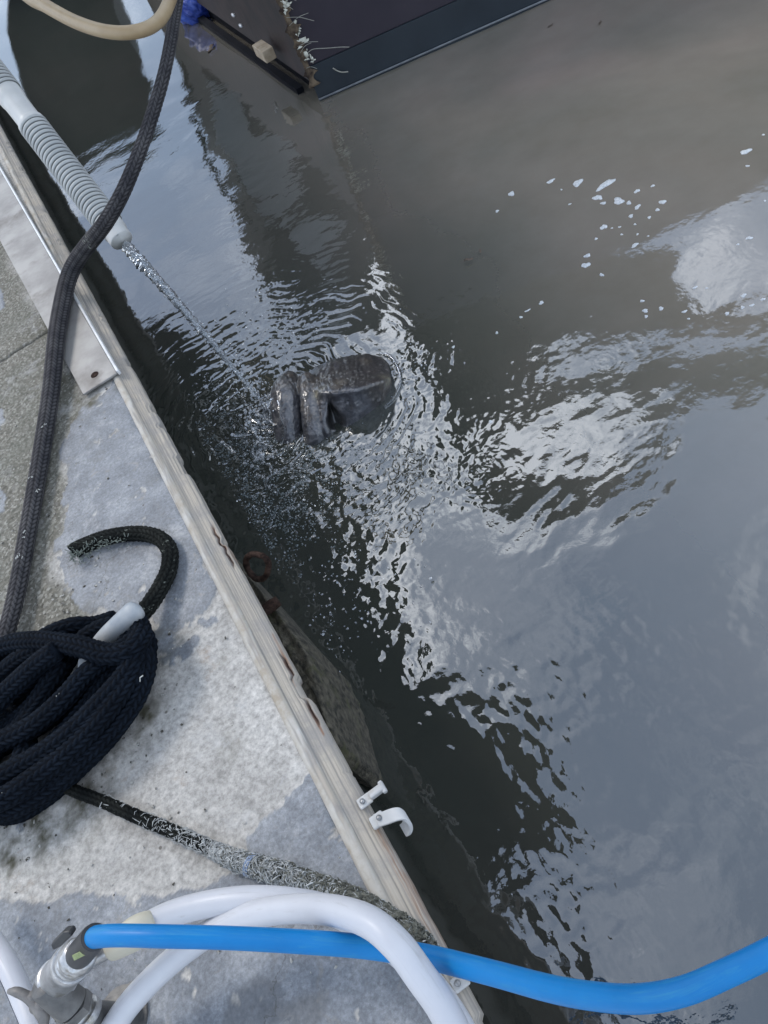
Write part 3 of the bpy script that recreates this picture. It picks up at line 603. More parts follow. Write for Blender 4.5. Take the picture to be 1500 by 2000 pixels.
link('fray', join_meshes('fray', ms_), simple('dull_fibre', (0.12, 0.14, 0.12), (0.24, 0.27, 0.24), 200, 0.9, 0.2), rc_)
bits('lint', [(112,1362,.075),(273,1324,.08),(6,1545,.075)], 0.0010, FIBRE, rc_, 2, 0.001)

# grit, paint flakes and crumbs lying about on the deck
GV, GF = [], []
for k in range(900):
    if k < 500: x, y = [(300,1285),(250,1420),(170,1520),(60,1610),(150,760),(110,680),(60,600),(60,1000),(120,1150),(250,745)][k % 10]; x += RNG.normal(0, 28); y += RNG.normal(0, 40)
    else: x, y = RNG.uniform(-20, 700), RNG.uniform(450, 1990)
    p = at(x, y, 0.0); s_c, t_c = to_dock(p)
    if t_c > -0.045 or t_c < -0.7 or RNG.uniform() < 0.45: continue
    v_, f_ = ico((p[0], p[1], 0.0018), RNG.uniform(0.0006, 0.0020), 1, (RNG.uniform(.6, 1.8), RNG.uniform(.6, 1.8), 0.45), 0.25); GF += [[i+len(GV) for i in q] for q in f_]; GV += v_.tolist()
me = bpy.data.meshes.new('grit'); me.from_pydata(GV, [], GF); me.update()
o = link('grit', me, simple('grit', (0.05, 0.045, 0.035), (0.40, 0.39, 0.36), 120, 0.9, 0.2, rng=(0.45, 0.55))); tag(o, 'crumbs of grit and paint flakes scattered over the dock', 'grit', None, 'stuff')

# cleat horn poking out of the coil
ct = empty('dock_cleat', at(215, 1235, 0), 'white painted dock cleat, one worn horn poking out of the black coil', 'cleat')
P_ = [tuple(at(x, y, z))+(r_,) for x, y, z, r_ in ((170,1290,.012,.012),(205,1250,.040,.0145),(228,1228,.052,.0155),(250,1207,.060,.0155),(264,1193,.063,.0150),(270,1187,.064,.012),(273,1184,.064,.006),(274,1183,.064,.001))]
CLEAT = simple('chipped_white_paint', (0.28, 0.31, 0.34), (0.44, 0.45, 0.45), 24, 0.5, 0.3, 0.001, dirt=((0.22, 0.24, 0.25), 30, 0.62))
link('horn', tube_mesh('horn', P_, 0, 20, 0.003), CLEAT, ct)
link('pedestal', tube_mesh('ped', [at(180, 1300, 0.0), at(180, 1295, 0.05)], 0.018, 16, 0.01), CLEAT, ct)

# weathered line from under the coil to the edge, its cover frayed white
zf = 0.011
FP = [(60,1490,.011),(130,1537,.011),(200,1565,.011),(270,1596,.011),(340,1625,.011),(400,1652,.011),(455,1678,.011),(500,1692,.0125),(560,1710,.0125),(620,1728,.0115),(690,1752,.0115),(750,1785,.013),(800,1815,.014),(835,1850,.008),(850,1880,-.02)]
fr_ = empty('frayed_rope', at(400, 1652, 0), 'thin black line running from the coil to the edge, its cover worn to white fray', 'rope')
link('line', rope_mesh('line', pz3(FP), 0.0078, 0.0014, 24, 0.002, 8, 0.008, 0.0008), OLDROPE, fr_)
C_ = catmull(np.array([at(x, y, z) for x, y, z in FP]), 30); C_, s_ = resample(C_, 0.001)
s0 = s_[np.argmin(np.linalg.norm(C_-at(300, 1608, .011), axis=1))]; s1 = s_[np.argmin(np.linalg.norm(C_-at(465, 1682, .011), axis=1))]; s2 = s_[-1]
FRW = simple('frayed_white', (0.26, 0.27, 0.265), (0.60, 0.61, 0.60), 200, 0.95, 0.2); FRG = simple('frayed_grey', (0.05, 0.052, 0.042), (0.24, 0.24, 0.20), 160, 0.95, 0.2)
ms_w, ms_g = [], []
Tn = np.gradient(C_, axis=0); Tn /= np.linalg.norm(Tn, axis=1)[:, None]
def fibre(p0, p1, p2, r):                             # thin three-sided fibre
    P = np.array([p0, (p0+2*p1+p2)/4, p2]); t = P[2]-P[0]; t /= np.linalg.norm(t)+1e-9; n1_ = np.cross(t, [0.2, 0.3, 1.0]); n1_ /= np.linalg.norm(n1_)+1e-9; n2_ = np.cross(t, n1_)
    return [p+q*r*(math.cos(a)*n1_+math.sin(a)*n2_) for p, q in zip(P, (0.8, 1.0, 0.3)) for a in (0, 2.094, 4.189)]
VF = {0: [], 1: []}
for k in range(6500):
    if k < 420: u_ = s1-abs(RNG.normal(0, 1))*(s1-s0)*0.55
    else: u_ = RNG.uniform(s1-0.035, s2)
    if u_ > s2 or u_ < 0.004: continue
    i = int(np.clip(u_/0.001, 1, len(C_)-2)); a_ = RNG.uniform(-0.3, math.pi+0.3); n1_ = np.cross(Tn[i], [0, 0, 1.0]); n1_ /= np.linalg.norm(n1_); n2_ = np.cross(n1_, Tn[i])
    lump = 1+0.5*perlin(np.array([u_*70]), np.array([a_]), 4)[0]
    rr_ = 0.0082+((0.0036*math.exp(-((u_-s1-0.05)/0.05)**2)+0.0014)*lump*RNG.uniform(0, 1) if u_ > s1-0.02 else 0.0004)
    a2 = a_+RNG.normal(0, 0.8); j = int(np.clip(i+RNG.normal(0, 6), 1, len(C_)-2)); lift = abs(RNG.normal(0, 0.0022))
    c_ = C_[i]+rr_*(math.cos(a_)*n1_+math.sin(a_)*n2_)
    m_ = C_[(i+j)//2]+(rr_+lift)*(math.cos((a_+a2)/2)*n1_+math.sin((a_+a2)/2)*n2_); e_ = C_[j]+(rr_-0.0003)*(math.cos(a2)*n1_+math.sin(a2)*n2_)
    dd_ = (u_-s1)/(s2-s1); VF[1 if RNG.uniform() < (0.25+0.65*smooth(0.2, 0.6, dd_)) and u_ > s1-0.02 else 0] += fibre(c_, m_, e_, RNG.uniform(0.0003, 0.0008))
def fibre_mesh(V):
    n = len(V)//9; b0 = (np.arange(n)*9)[:, None]; q = []
    for l in (0, 3):
        for j in range(3): q.append(np.concatenate([b0+l+j, b0+l+(j+1) % 3, b0+l+3+(j+1) % 3, b0+l+3+j], 1))
    return np_mesh('fibres', V, np.concatenate(q))
link('white_fray', fibre_mesh(VF[0]), FRW, fr_); link('grey_fray', fibre_mesh(VF[1]), FRG, fr_)
BTW = simple('blue_twine', (0.20, 0.26, 0.38), (0.38, 0.44, 0.56), 80, 0.8, 0.2)
i = np.argmin(np.linalg.norm(C_-at(487, 1688, .012), axis=1)); ms_ = []
for q in range(3):
    j = i+q*2; n1_ = np.cross(Tn[j], [0, 0, 1.0]); n1_ /= np.linalg.norm(n1_); n2_ = np.cross(n1_, Tn[j])
    ms_.append(tube_mesh('t', [C_[j]+(0.0116)*(math.cos(a_)*n1_+math.sin(a_)*n2_)+Tn[j]*a_*0.0012 for a_ in np.linspace(-0.4, math.pi+0.4, 9)], 0.0011, 5, 0.002))
link('twine', join_meshes('tw', ms_), BTW, fr_)

# ================================================================== PIPE AND JET
PV = simple('grey_white_plastic', (0.36, 0.375, 0.37), (0.47, 0.48, 0.47), 12, 0.5, 0.12, 0.0006, dirt=((0.24, 0.23, 0.21), 18, 0.66))
PVW = simple('white_pvc', (0.52, 0.52, 0.50), (0.60, 0.60, 0.58), 12, 0.4, 0.1, 0.0006, dirt=((0.42, 0.39, 0.33), 22, 0.64))
pe = at(238, 470, 0.035); r0_ = ray(22, 190); p0 = CAM+r0_*((pe-CAM) @ FW*1.04)
dp = (p0-pe); Lp = np.linalg.norm(dp); dp /= Lp
pr = 28*((pe-CAM) @ FW)/FPX
def groove_dark(m, pitch):
    nt = m.node_tree; b = nt.nodes['Principled BSDF']; src = b.inputs['Base Color'].links[0].from_socket
    u = nt.nodes.new('ShaderNodeTexCoord'); sp = nt.nodes.new('ShaderNodeSeparateXYZ'); nt.links.new(u.outputs['UV'], sp.inputs[0])
    a = nt.nodes.new('ShaderNodeMath'); a.operation = 'MULTIPLY'; a.inputs[1].default_value = 1/pitch; nt.links.new(sp.outputs[1], a.inputs[0])
    f = nt.nodes.new('ShaderNodeMath'); f.operation = 'PINGPONG'; f.inputs[1].default_value = 0.5; nt.links.new(a.outputs[0], f.inputs[0])
    nt.links.new(mixn(nt, ramp(nt, f.outputs[0], [(0.08, 1.0), (0.22, 0.0)]).outputs[0], src, (0.09, 0.10, 0.10)), b.inputs['Base Color'])
groove_dark(PV, 0.0122)
pipe = empty('drain_pipe', pe, 'ribbed grey flexible discharge pipe pouring water off the dock edge', 'pipe')
def psx(x, y):                                        # distance along pipe axis of a picture point on it
    r_ = ray(x, y); w0 = CAM-pe; a_ = dp@dp; b_ = dp@r_; c_ = r_@r_; d_ = dp@w0; e_ = r_@w0
    return (b_*e_-c_*d_)/(a_*c_-b_*b_)*-1
tE = abs(psx(212, 438)); tC = abs(psx(62, 250)); tD = abs(psx(28, 200))
def corr(a, s): return 0.0062*(np.abs(np.sin(math.pi*s/0.0122))**0.45-0.75)
hollow = [tuple(pe+dp*0.02)+(pr*0.55,), tuple(pe+dp*0.004)+(pr*0.70,), tuple(pe)+(pr*0.74,), tuple(pe-dp*0.001)+(pr*0.80,), tuple(pe+dp*0.002)+(pr*0.82,), tuple(pe+dp*tE*0.45)+(pr*0.83,), tuple(pe+dp*tE*0.5)+(pr*0.90,), tuple(pe+dp*tE*1.0)+(pr*0.92,)]
link('end_cuff', tube_mesh('cuff', hollow, 0, 32, 0.003, per=6), PVW, pipe)
link('ribbed_hose', tube_mesh('ribs', [pe+dp*tE*0.95, pe+dp*(tE+tC)/2+(0, 0, -0.006), pe+dp*tC], pr, 40, 0.0010, corr), PV, pipe)
link('coupling', tube_mesh('cpl', [tuple(pe+dp*(tC-0.01))+(pr*0.9,), tuple(pe+dp*(tC+0.0))+(pr*1.0,), tuple(pe+dp*(tC+0.012))+(pr*0.98,), tuple(pe+dp*(tC+0.016))+(pr*0.88,), tuple(pe+dp*(tD-0.02))+(pr*0.88,), tuple(pe+dp*(tD+0.0))+(pr*0.90,), tuple(pe+dp*(tD+0.012))+(pr*0.96,), tuple(pe+dp*(tD+0.05))+(pr*0.96,)], 0, 32, 0.003, per=6), PVW, pipe)
link('ribbed_hose', tube_mesh('ribs2', [pe+dp*(tD+0.03), pe+dp*(tD+0.5), pe+dp*(tD+1.2)], pr*1.04, 40, 0.0010, corr), PV, pipe)
# jet
m, nt, b, out = new_mat('clear_water'); b.inputs['Base Color'].default_value = (0.97, 0.99, 1, 1); b.inputs['Transmission Weight'].default_value = 1; b.inputs['IOR'].default_value = 1.33; b.inputs['Roughness'].default_value = 0.02
CLEARW = m
jp = []
pj = pe+np.array([0, 0, -pr*0.45]); q_ = IMP.copy()
hd = (q_-pj); T_f = 1.0
for k in range(15):
    u_ = k/14; p_ = pj+(q_-pj)*u_; drop = (pj[2]-q_[2]); p_[2] = pj[2]-drop*(0.45*u_+0.55*u_*u_)
    r_ = 0.0125*(1-u_)**0.8*0.85+0.0026
    jp.append(tuple(p_)+(r_,))
jet = empty('water_jet', pj, 'clear twisting jet of water falling from the pipe to the manatee mouth', 'water jet')
SPM = bpy.data.materials.new('lively_water'); SPM.use_nodes = True; bb = SPM.node_tree.nodes['Principled BSDF']; bb.inputs['Base Color'].default_value = (0.8, 0.84, 0.88, 1); bb.inputs['Transmission Weight'].default_value = 0.90; bb.inputs['IOR'].default_value = 1.33; bb.inputs['Roughness'].default_value = 0.05; bb.inputs['Specular IOR Level'].default_value = 1.0
link('stream', tube_mesh('stream', jp, 0, 20, 0.0016, lambda a, s: (0.0052*fbm(np.cos(a*6.283)*1.5+s*34, np.sin(a*6.283)*1.5+s*75, 3, 60, 0.65)*np.clip(1.2-s*1.4, 0.42, 1.2)), per=20), SPM, jet)
m, nt, b, out = new_mat('spray'); b.inputs['Base Color'].default_value = (0.8, 0.83, 0.86, 1); b.inputs['Roughness'].default_value = 0.08; b.inputs['Transmission Weight'].default_value = 0.75; b.inputs['IOR'].default_value = 1.33; b.inputs['Specular IOR Level'].default_value = 0.9
SPRAY = m
def icos(name, items, mat, parent=None, sub=1):
    V, F = [], []
    for it in items:
        v_, f_ = ico(*it[:2], sub, *(it[2:])); F += [[i+len(V) for i in q] for q in f_]; V += v_.tolist()
    me = bpy.data.meshes.new(name); me.from_pydata(V, [], F); me.polygons.foreach_set('use_smooth', np.full(len(F), True)); me.update(); return link(name, me, mat, parent)
J = np.array(jp)[:, :3]; items = []
for k in range(420):
    u_ = RNG.uniform(0.02, 1)**0.8*13.9; i = int(u_); c_ = J[i]+(J[min(i+1, 14)]-J[i])*(u_-i)+RNG.normal(0, 0.0030+0.006*(u_/14), 3)
    items.append((c_, RNG.uniform(0.0010, 0.0036), tuple(RNG.uniform(0.7, 1.6, 3))))
o = icos('droplets', items, SPRAY, jet); o['kind'] = 'stuff'

# ================================================================== MANATEE
gx = at(700, 780, WZ)-at(600, 780, WZ); gx[2] = 0; gx /= np.linalg.norm(gx)      # towards picture right
HB = at(640, 800, WZ)
def hp_(x, y, z): return at(x, y, WZ+z)
import bmesh
def loft(secs):
    """secs: list of rings (n x 3)"""
    R = np.array(secs); n = R.shape[1]; F = grid_faces(len(R), n, True).tolist(); V = R.reshape(-1, 3).tolist()
    V += [R[0].mean(0).tolist(), R[-1].mean(0).tolist()]; a_ = len(V)-2
    F += [[j, (j+1) % n, a_] for j in range(n)]+[[(len(R)-1)*n+(j+1) % n, (len(R)-1)*n+j, a_+1] for j in range(n)]
    return V, F
VV, FF = [], []
def add(V, F):
    o_ = len(VV); VV.extend([list(v_) for v_ in V]); FF.extend([[i+o_ for i in f] for f in F])
# muzzle wedge: back waterline, back slope, ridge, front face, front waterline
secs = []
for (bx, by, rx, ry, rz, fx, fy) in ((596,735,600,754,.054,606,866),(620,716,622,765,.070,630,856),(650,702,652,767,.076,662,844),(685,694,690,763,.073,694,828),(720,691,724,753,.060,722,808),(746,698,750,744,.042,746,789),(761,714,763,738,.022,763,764)):
    bk = hp_(bx, by, -.004); rd = hp_(rx, ry, rz); ft = hp_(fx, fy, -.004)
    dn = np.array([0, 0, -0.07])
    q1 = bk+(rd-bk)*0.45+(0, 0, 0.010*rz/.06); q2 = bk+(rd-bk)*0.85+(0, 0, 0.004*rz/.06); q3 = rd+(ft-rd)*0.15+(0, 0, -0.002); q4 = rd+(ft-rd)*0.6+(0, 0, 0.006)
    ring = catmull(np.array([bk+dn, bk, q1, q2, rd, q3, q4, ft, ft+dn]), 4); secs.append(ring)
add(*loft(secs))
def capsule(P4, sub=20):
    P4 = np.array(P4); C = catmull(P4, 8); X = C[:, :3]; R = C[:, 3]; T = np.gradient(X, axis=0); T /= np.linalg.norm(T, axis=1)[:, None]
    secs = []
    for x_, t_, r_ in zip(X, T, R):
        n1_ = np.cross(t_, [0.3, 0.9, 0.1]); n1_ /= np.linalg.norm(n1_); n2_ = np.cross(t_, n1_)
        secs.append([x_+r_*(math.cos(a_)*n1_+math.sin(a_)*n2_) for a_ in np.linspace(0, 2*math.pi, sub, endpoint=False)])
    add(*loft(secs))
def cp(x, y, z, r): return tuple(hp_(x, y, z))+(r,)
capsule([cp(574,735,.020,.010), cp(567,744,.032,.026), cp(561,766,.034,.038), cp(562,800,.020,.040), cp(566,838,-.004,.038), cp(572,875,-.04,.034), cp(580,900,-.08,.026)])      # lip pad
capsule([cp(594,736,.036,.012), cp(601,746,.044,.022), cp(607,772,.042,.026), cp(611,810,.026,.027), cp(616,848,.000,.028), cp(620,880,-.04,.028)])                              # second fold
capsule([cp(632,790,.040,.008), cp(634,812,.030,.010), cp(637,838,.010,.011), cp(641,860,-.02,.012)])                                                                              # thin fold by the nostril
def ell(c, rx, ry, rz, ang=0):
    V, F = ico(c, 1.0, 3); V = V-np.asarray(c); V = V*np.array([rx, ry, rz]); ca, sa = math.cos(ang), math.sin(ang)
    V = V @ np.array([[ca, sa, 0], [-sa, ca, 0], [0, 0, 1]]); add(V+np.asarray(c), F)
ell(hp_(650, 790, -.10), 0.16, 0.12, 0.10, -0.5)
ell(hp_(600, 905, -.15), 0.17, 0.16, 0.09, -0.4)
ell(hp_(760, 800, -.24), 0.32, 0.24, 0.18, -0.9)
me0 = bpy.data.meshes.new('m0'); me0.from_pydata(VV, [], FF)
tmp = bpy.data.objects.new('tmp', me0); COL.objects.link(tmp)
r_ = tmp.modifiers.new('r', 'REMESH'); r_.mode = 'VOXEL'; r_.voxel_size = 0.0030
sm_ = tmp.modifiers.new('s', 'SMOOTH'); sm_.factor = 0.5; sm_.iterations = 9
dg = bpy.context.evaluated_depsgraph_get(); me = bpy.data.meshes.new_from_object(tmp.evaluated_get(dg)); bpy.data.objects.remove(tmp)
nv = len(me.vertices); V = np.empty(nv*3, np.float32); me.vertices.foreach_get('co', V); V = V.reshape(-1, 3).astype(float)
Nn = np.empty(nv*3, np.float32); me.vertices.foreach_get('normal', Nn); Nn = Nn.reshape(-1, 3)
d3 = V-CAM; wv = d3 @ FW; PXx = 750+FPX*(d3 @ CX)/wv; PXy = 1000+FPX*(d3 @ CY)/wv      # used once, to find the nostril on the skin
hole_c = hp_(652, 812, 0.030); hd_ = np.linalg.norm((V-hole_c), axis=1)
seen = V[:, 2] > WZ-0.02
hx_ = (PXx-652)*0.95-(PXy-812)*0.32; hy_ = (PXx-652)*0.32+(PXy-812)*0.95
holem = np.exp(-((hx_/(12*(0.35+0.8*smooth(-24, 18, hy_))))**2+(hy_/25)**4))*seen
V -= np.array([-0.2, 0.5, 0.6])*0.0*holem[:, None]
rayd = (V-CAM)/np.linalg.norm(V-CAM, axis=1)[:, None]
V += rayd*(0.034*holem)[:, None]
wr = 0.0021*np.abs(perlin(PXx*0.13+2*perlin(PXy*0.02, PXx*0.02, 3), PXy*0.022, 5))+0.0012*fbm(V[:, 0]*60, V[:, 1]*60+V[:, 2]*80, 4, 6, 0.55)
V += Nn*wr[:, None]*0.9
me.vertices.foreach_set('co', V.astype(np.float32).ravel()); me.polygons.foreach_set('use_smooth', np.full(len(me.polygons), True)); me.update()
a0, a1 = hp_(622, 768, .062), hp_(768, 742, .022); ax_ = a1-a0; tpar = np.clip(((V-a0) @ ax_)/(ax_ @ ax_), 0, 1); dr = np.linalg.norm(V-(a0+tpar[:, None]*ax_), axis=1)
alg = np.exp(-(dr/0.011)**2)*(0.5+1.3*np.clip(fbm(V[:, 0]*90, V[:, 1]*90, 3, 9)+0.2, 0, 1))
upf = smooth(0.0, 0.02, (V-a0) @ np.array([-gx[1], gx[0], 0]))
attr(me, 'algae', np.clip(alg, 0, 1)); attr(me, 'back', upf); attr(me, 'nostril', np.clip(holem*3.0, 0, 1))
m, nt, b, out = new_mat('manatee_skin'); v = objco(nt)
n1 = nz(nt, 30, 6, 0.65, v); cF = ramp(nt, n1.outputs['Fac'], [(0.3, (0.014, 0.014, 0.017)), (0.48, (0.040, 0.041, 0.050)), (0.64, (0.105, 0.103, 0.112))]).outputs[0]
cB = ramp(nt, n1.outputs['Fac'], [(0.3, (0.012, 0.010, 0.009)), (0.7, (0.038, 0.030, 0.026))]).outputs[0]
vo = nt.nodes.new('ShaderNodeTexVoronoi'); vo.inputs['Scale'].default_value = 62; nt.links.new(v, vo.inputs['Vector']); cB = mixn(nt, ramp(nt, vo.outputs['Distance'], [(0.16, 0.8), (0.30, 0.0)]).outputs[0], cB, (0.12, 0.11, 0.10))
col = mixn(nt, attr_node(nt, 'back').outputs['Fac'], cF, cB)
nbr = nz(nt, 16, 5, 0.7, v); col = mixn(nt, ramp(nt, nbr.outputs['Fac'], [(0.55, 0.0), (0.68, 0.55)]).outputs[0], col, (0.12, 0.09, 0.06))
col = mixn(nt, attr_node(nt, 'algae').outputs['Fac'], col, (0.26, 0.23, 0.15))
col = mixn(nt, attr_node(nt, 'nostril').outputs['Fac'], col, (0.004, 0.004, 0.004))
nt.links.new(col, b.inputs['Base Color']); b.inputs['Roughness'].default_value = 0.30; b.inputs['Specular IOR Level'].default_value = 0.6; b.inputs['Coat Weight'].default_value = 0.9; b.inputs['Coat Roughness'].default_value = 0.10; b.inputs['Coat IOR'].default_value = 1.6
n2 = nz(nt, 150, 6, 0.7, v); bump(nt, b, n2.outputs['Fac'], 0.9, 0.003)
o = link('manatee', me, m); tag(o, 'grey wrinkled manatee lifting its muzzle out of the water to drink from the jet', 'manatee')

# ================================================================== FOAM, SPLASH, BUBBLES, LEAVES
FOAM = simple('foam', (0.46, 0.48, 0.49), (0.76, 0.77, 0.78), 260, 0.4, 0.8, 0.002)
def wz_at(x, y):
    i = np.clip(np.searchsorted(wx, x), 0, len(wx)-1); j = np.clip(np.searchsorted(wy, y), 0, len(wy)-1); return H[i, j]+WZ
flecks = [(1075,351,9,4),(1128,354,11,8),(1183,357,20,8),(1167,383,8,8),(1178,394,5,4),(1208,390,11,9),(1228,394,6,4),(1245,402,8,4),(1244,371,6,4),(1275,361,4,3),(1294,393,7,5),(1284,408,5,3),(1232,420,5,4),(1268,423,4,3),(1179,441,7,6),(1195,443,2,2),(1210,441,3,2),(1214,456,3,2),(1240,436,3,2),(1240,478,8,4),(1164,464,3,3),(1147,498,6,5),(1144,517,9,6),(1175,536,4,4),(998,375,8,5),(970,408,4,3),(1245,456,3,2),(1266,460,2,2),(1457,295,11,6),(1460,323,3,3),(1491,262,3,2),(1494,391,3,2),(1057,590,5,4),(1030,605,6,2),(1017,618,3,3),(1254,587,4,3),(1260,606,6,4),(1262,617,4,3),(1291,602,5,4),(1337,608,5,3),(1357,561,5,3),(1463,464,7,4),(1441,476,4,2),(1420,612,6,3),(1450,600,5,3),(1468,596,5,3),(1452,577,6,4),(1490,584,5,3),(1345,622,3,2),(958,823,5,3),(970,648,3,3),(885,676,3,3),(1112,395,3,2),(1380,562,3,2),(1520,300,4,3),(1096,367,2,2)]
proto = None
for k, (x, y, a_, b_) in enumerate(flecks):
    p = at(x, y, WZ); p[2] = wz_at(p[0], p[1]); sc = pxm(x, y, WZ); n = 18
    an = np.linspace(0, 2*math.pi, n, endpoint=False); rr = 1+0.20*np.array([math.sin(2*t+k)+0.8*math.sin(3*t+2.1*k)+0.5*math.sin(5*t+k*k) for t in an])
    e1 = CX.copy(); e1[2] = 0; e1 /= np.linalg.norm(e1); e2 = np.array([-e1[1], e1[0], 0])
    th = math.radians(RNG.uniform(10, 50)); u_ = e1*math.cos(th)+e2*math.sin(th); v_ = -e1*math.sin(th)+e2*math.cos(th)
    ra, rb = a_/sc*0.9, b_/sc*1.15
    V = []
    for q, hq in ((1.0, -0.0006), (0.97, 0.0012), (0.7, 0.0024), (0.35, 0.0030)): V += [(u_*math.cos(t)*ra*r2*q+v_*math.sin(t)*rb*r2*q+np.array([0, 0, hq*min(1, b_/5)])).tolist() for t, r2 in zip(an, rr)]
    V.append([0, 0, 0.0031*min(1, b_/5)]); F = grid_faces(4, n, True).tolist()+[[3*n+(j+1) % n, 3*n+j, 4*n] for j in range(n)]
    me = bpy.data.meshes.new('fleck'); me.from_pydata(V, [], F); me.polygons.foreach_set('use_smooth', np.full(len(F), True)); me.update()
    o = link('foam_fleck', me, FOAM); o.location = tuple(p)
    big = {0: 'small white foam fleck with a tail, leftmost of the row above the cluster', 1: 'round white foam fleck just left of the largest wing-shaped fleck', 2: 'largest wing-shaped white foam fleck floating at the top of the cluster', 5: 'second largest white foam fleck, angular, below the wing-shaped one', 28: 'oval white foam fleck floating alone near the right edge of the picture'}
    tag(o, big.get(k, 'small white foam fleck floating on the murky brown water in front of the boat'), 'foam', 'foam flecks on the water')
# bubbles and drops thrown up round the jet: nobody could count them
items = []
for k in range(1500):
    c = [(500,830,.11),(560,930,.13),(440,760,.10),(520,1000,.13),(640,980,.12),(600,640,.13),(450,650,.13),(700,1150,.10),(640,1230,.06),(810,720,.05)][RNG.choice(10, p=[.2,.16,.12,.14,.08,.1,.07,.05,.04,.04])]
    p = at(c[0], c[1], WZ)+RNG.normal(0, c[2]*0.6, 3)*(1, 1, 0); ds_, dt_ = to_dock(p)
    if dt_ < 0.0: continue
    p[2] = wz_at(p[0], p[1]); hgt = abs(RNG.normal(0, 0.012)) if RNG.uniform() < 0.25 else 0
    items.append((p+(0, 0, hgt), RNG.uniform(0.0007, 0.0022), (RNG.uniform(.8, 1.8), RNG.uniform(.8, 1.8), 0.7)))
for k in range(170):
    p = at(RNG.normal(520, 24), RNG.normal(822, 30), WZ); p[2] = WZ+abs(RNG.normal(0, 0.03)); items.append((p, RNG.uniform(0.001, 0.0034), tuple(RNG.uniform(.6, 1.9, 3))))
for k in range(60):
    p = at(RNG.normal(505, 14), RNG.normal(885, 14), WZ); p[2] = wz_at(p[0], p[1])+0.001; items.append((p, RNG.uniform(0.002, 0.005), (RNG.uniform(.7, 2), RNG.uniform(.7, 2), 0.5)))
o = icos('splash_spray', items, SPRAY); tag(o, kind='stuff')
o['label'] = 'fine drops and bubbles thrown up round the jet'; o['category'] = 'spray'
# fine dark froth drifting between the muzzle and the dock
items = []
for k in range(5200):
    c = [(470,900,.10),(540,960,.12),(600,920,.10),(430,850,.07),(520,1050,.09)][k % 5]
    p = at(c[0], c[1], WZ)+RNG.normal(0, c[2]*0.75, 3)*(1, 1, 0); ds_, dt_ = to_dock(p)
    if dt_ < 0.005: continue
    if perlin(np.array([p[0]*22]), np.array([p[1]*22]), 4)[0] < -0.15: continue
    p[2] = wz_at(p[0], p[1])+0.0003; items.append((p, RNG.uniform(0.0006, 0.0019), (RNG.uniform(.8, 2.2), RNG.uniform(.8, 2.2), 0.5)))
o = icos('froth', items, simple('froth', (0.035, 0.045, 0.045), (0.22, 0.25, 0.26), 320, 0.25, 0.3, 0.001, rng=(0.42, 0.62)))
tag(o, 'dark grey froth churned up between the muzzle and the dock', 'froth', None, 'stuff')
# splash crown and the lip of water running off the muzzle
ms_ = []
for (L_, r_) in (([(522,800,.06),(535,775,.05),(545,790,.06),(548,815,.05),(556,840,.03),(548,870,.004)], .0026), ([(500,795,.01),(512,790,.03),(520,800,.045)], .004), ([(500,830,.002),(520,820,.02),(538,832,.03)], .0026), ([(490,880,.001),(505,865,.012),(530,875,.004)], .004), ([(742,690,.0),(760,694,.006),(776,715,.005),(782,745,.004),(770,775,.002),(750,795,.001)], .0026)):
    ms_.append(tube_mesh('sp', pz3([(x, y, WZ+z) for x, y, z in L_]), r_, 8, 0.002, lambda a, s: 0.0012*fbm(a*3, s*160, 2, 3)))
spl = empty('splash', IMP, 'thin clear strands of water splashing off the manatee muzzle where the jet lands', 'splash')
for m_ in ms_: link('strand', m_, CLEARW, spl)
LEAF = simple('dead_leaf', (0.07, 0.05, 0.035), (0.17, 0.13, 0.10), 120, 0.8, 0.4, 0.001)
for k, (x, y, s_, lb) in enumerate(((412,95,.034,'curled brown and pink dead leaf floating beside the dark end of the boat'), (1075,50,.012,'faint brown leaf scrap floating below the boat hull, left of another'), (1172,44,.012,'small reddish leaf scrap floating right of the boat hull near the top'), (915,507,.012,'pale tan leaf scrap floating alone in mid water'), (938,490,.008,'dull brown leaf scrap just above the pale tan one'))):
    p = at(x, y, WZ+0.003); n = 9; V = []; a0_ = RNG.uniform(0, 6)
    for i_ in range(n):
        u_ = i_/(n-1); wd_ = math.sin(math.pi*u_)**0.7*0.30*(1+0.3*math.sin(i_*2.7+k))
        for j_ in (-1, 0, 1):
            lx, ly = (u_-0.5)*s_*2, j_*wd_*s_; V.append((p[0]+lx*math.cos(a0_)-ly*math.sin(a0_), p[1]+lx*math.sin(a0_)+ly*math.cos(a0_), p[2]+abs(j_)*0.1*s_*(1+math.sin(i_))+0.1*s_*math.sin(u_*5)))
    me = np_mesh('leaf', V, grid_faces(n, 3)); o = link('dead_leaf', me, LEAF); o.modifiers.new('t', 'SOLIDIFY').thickness = 0.0008
    tag(o, lb, 'leaf', 'dead leaves on the water')

# ================================================================== HOSES AND TAP (foreground)
WH = simple('white_hose', (0.50, 0.505, 0.535), (0.58, 0.585, 0.61), 8, 0.35, 0.05, 0.0004, spec=0.5, dirt=((0.50, 0.49, 0.47), 14, 0.68))
def add_scuffs(m, c, lo=0.60, st=0.5):                # long faint scuffs and grime running along the hose
    nt = m.node_tree; b = nt.nodes['Principled BSDF']; src = b.inputs['Base Color'].links[0].from_socket
    u = nt.nodes.new('ShaderNodeTexCoord'); mp2 = nt.nodes.new('ShaderNodeMapping'); mp2.inputs['Scale'].default_value = (9, 14, 1); nt.links.new(u.outputs['UV'], mp2.inputs[0])
    n = nz(nt, 1.0, 7, 0.75, mp2.outputs[0], 0.4); nt.links.new(mixn(nt, ramp(nt, n.outputs['Fac'], [(lo, 0.0), (lo+0.14, st)]).outputs[0], src, c), b.inputs['Base Color'])
    r = ramp(nt, n.outputs['Fac'], [(0.4, 0.32), (0.7, 0.6)]); nt.links.new(r.outputs[0], b.inputs['Roughness'])
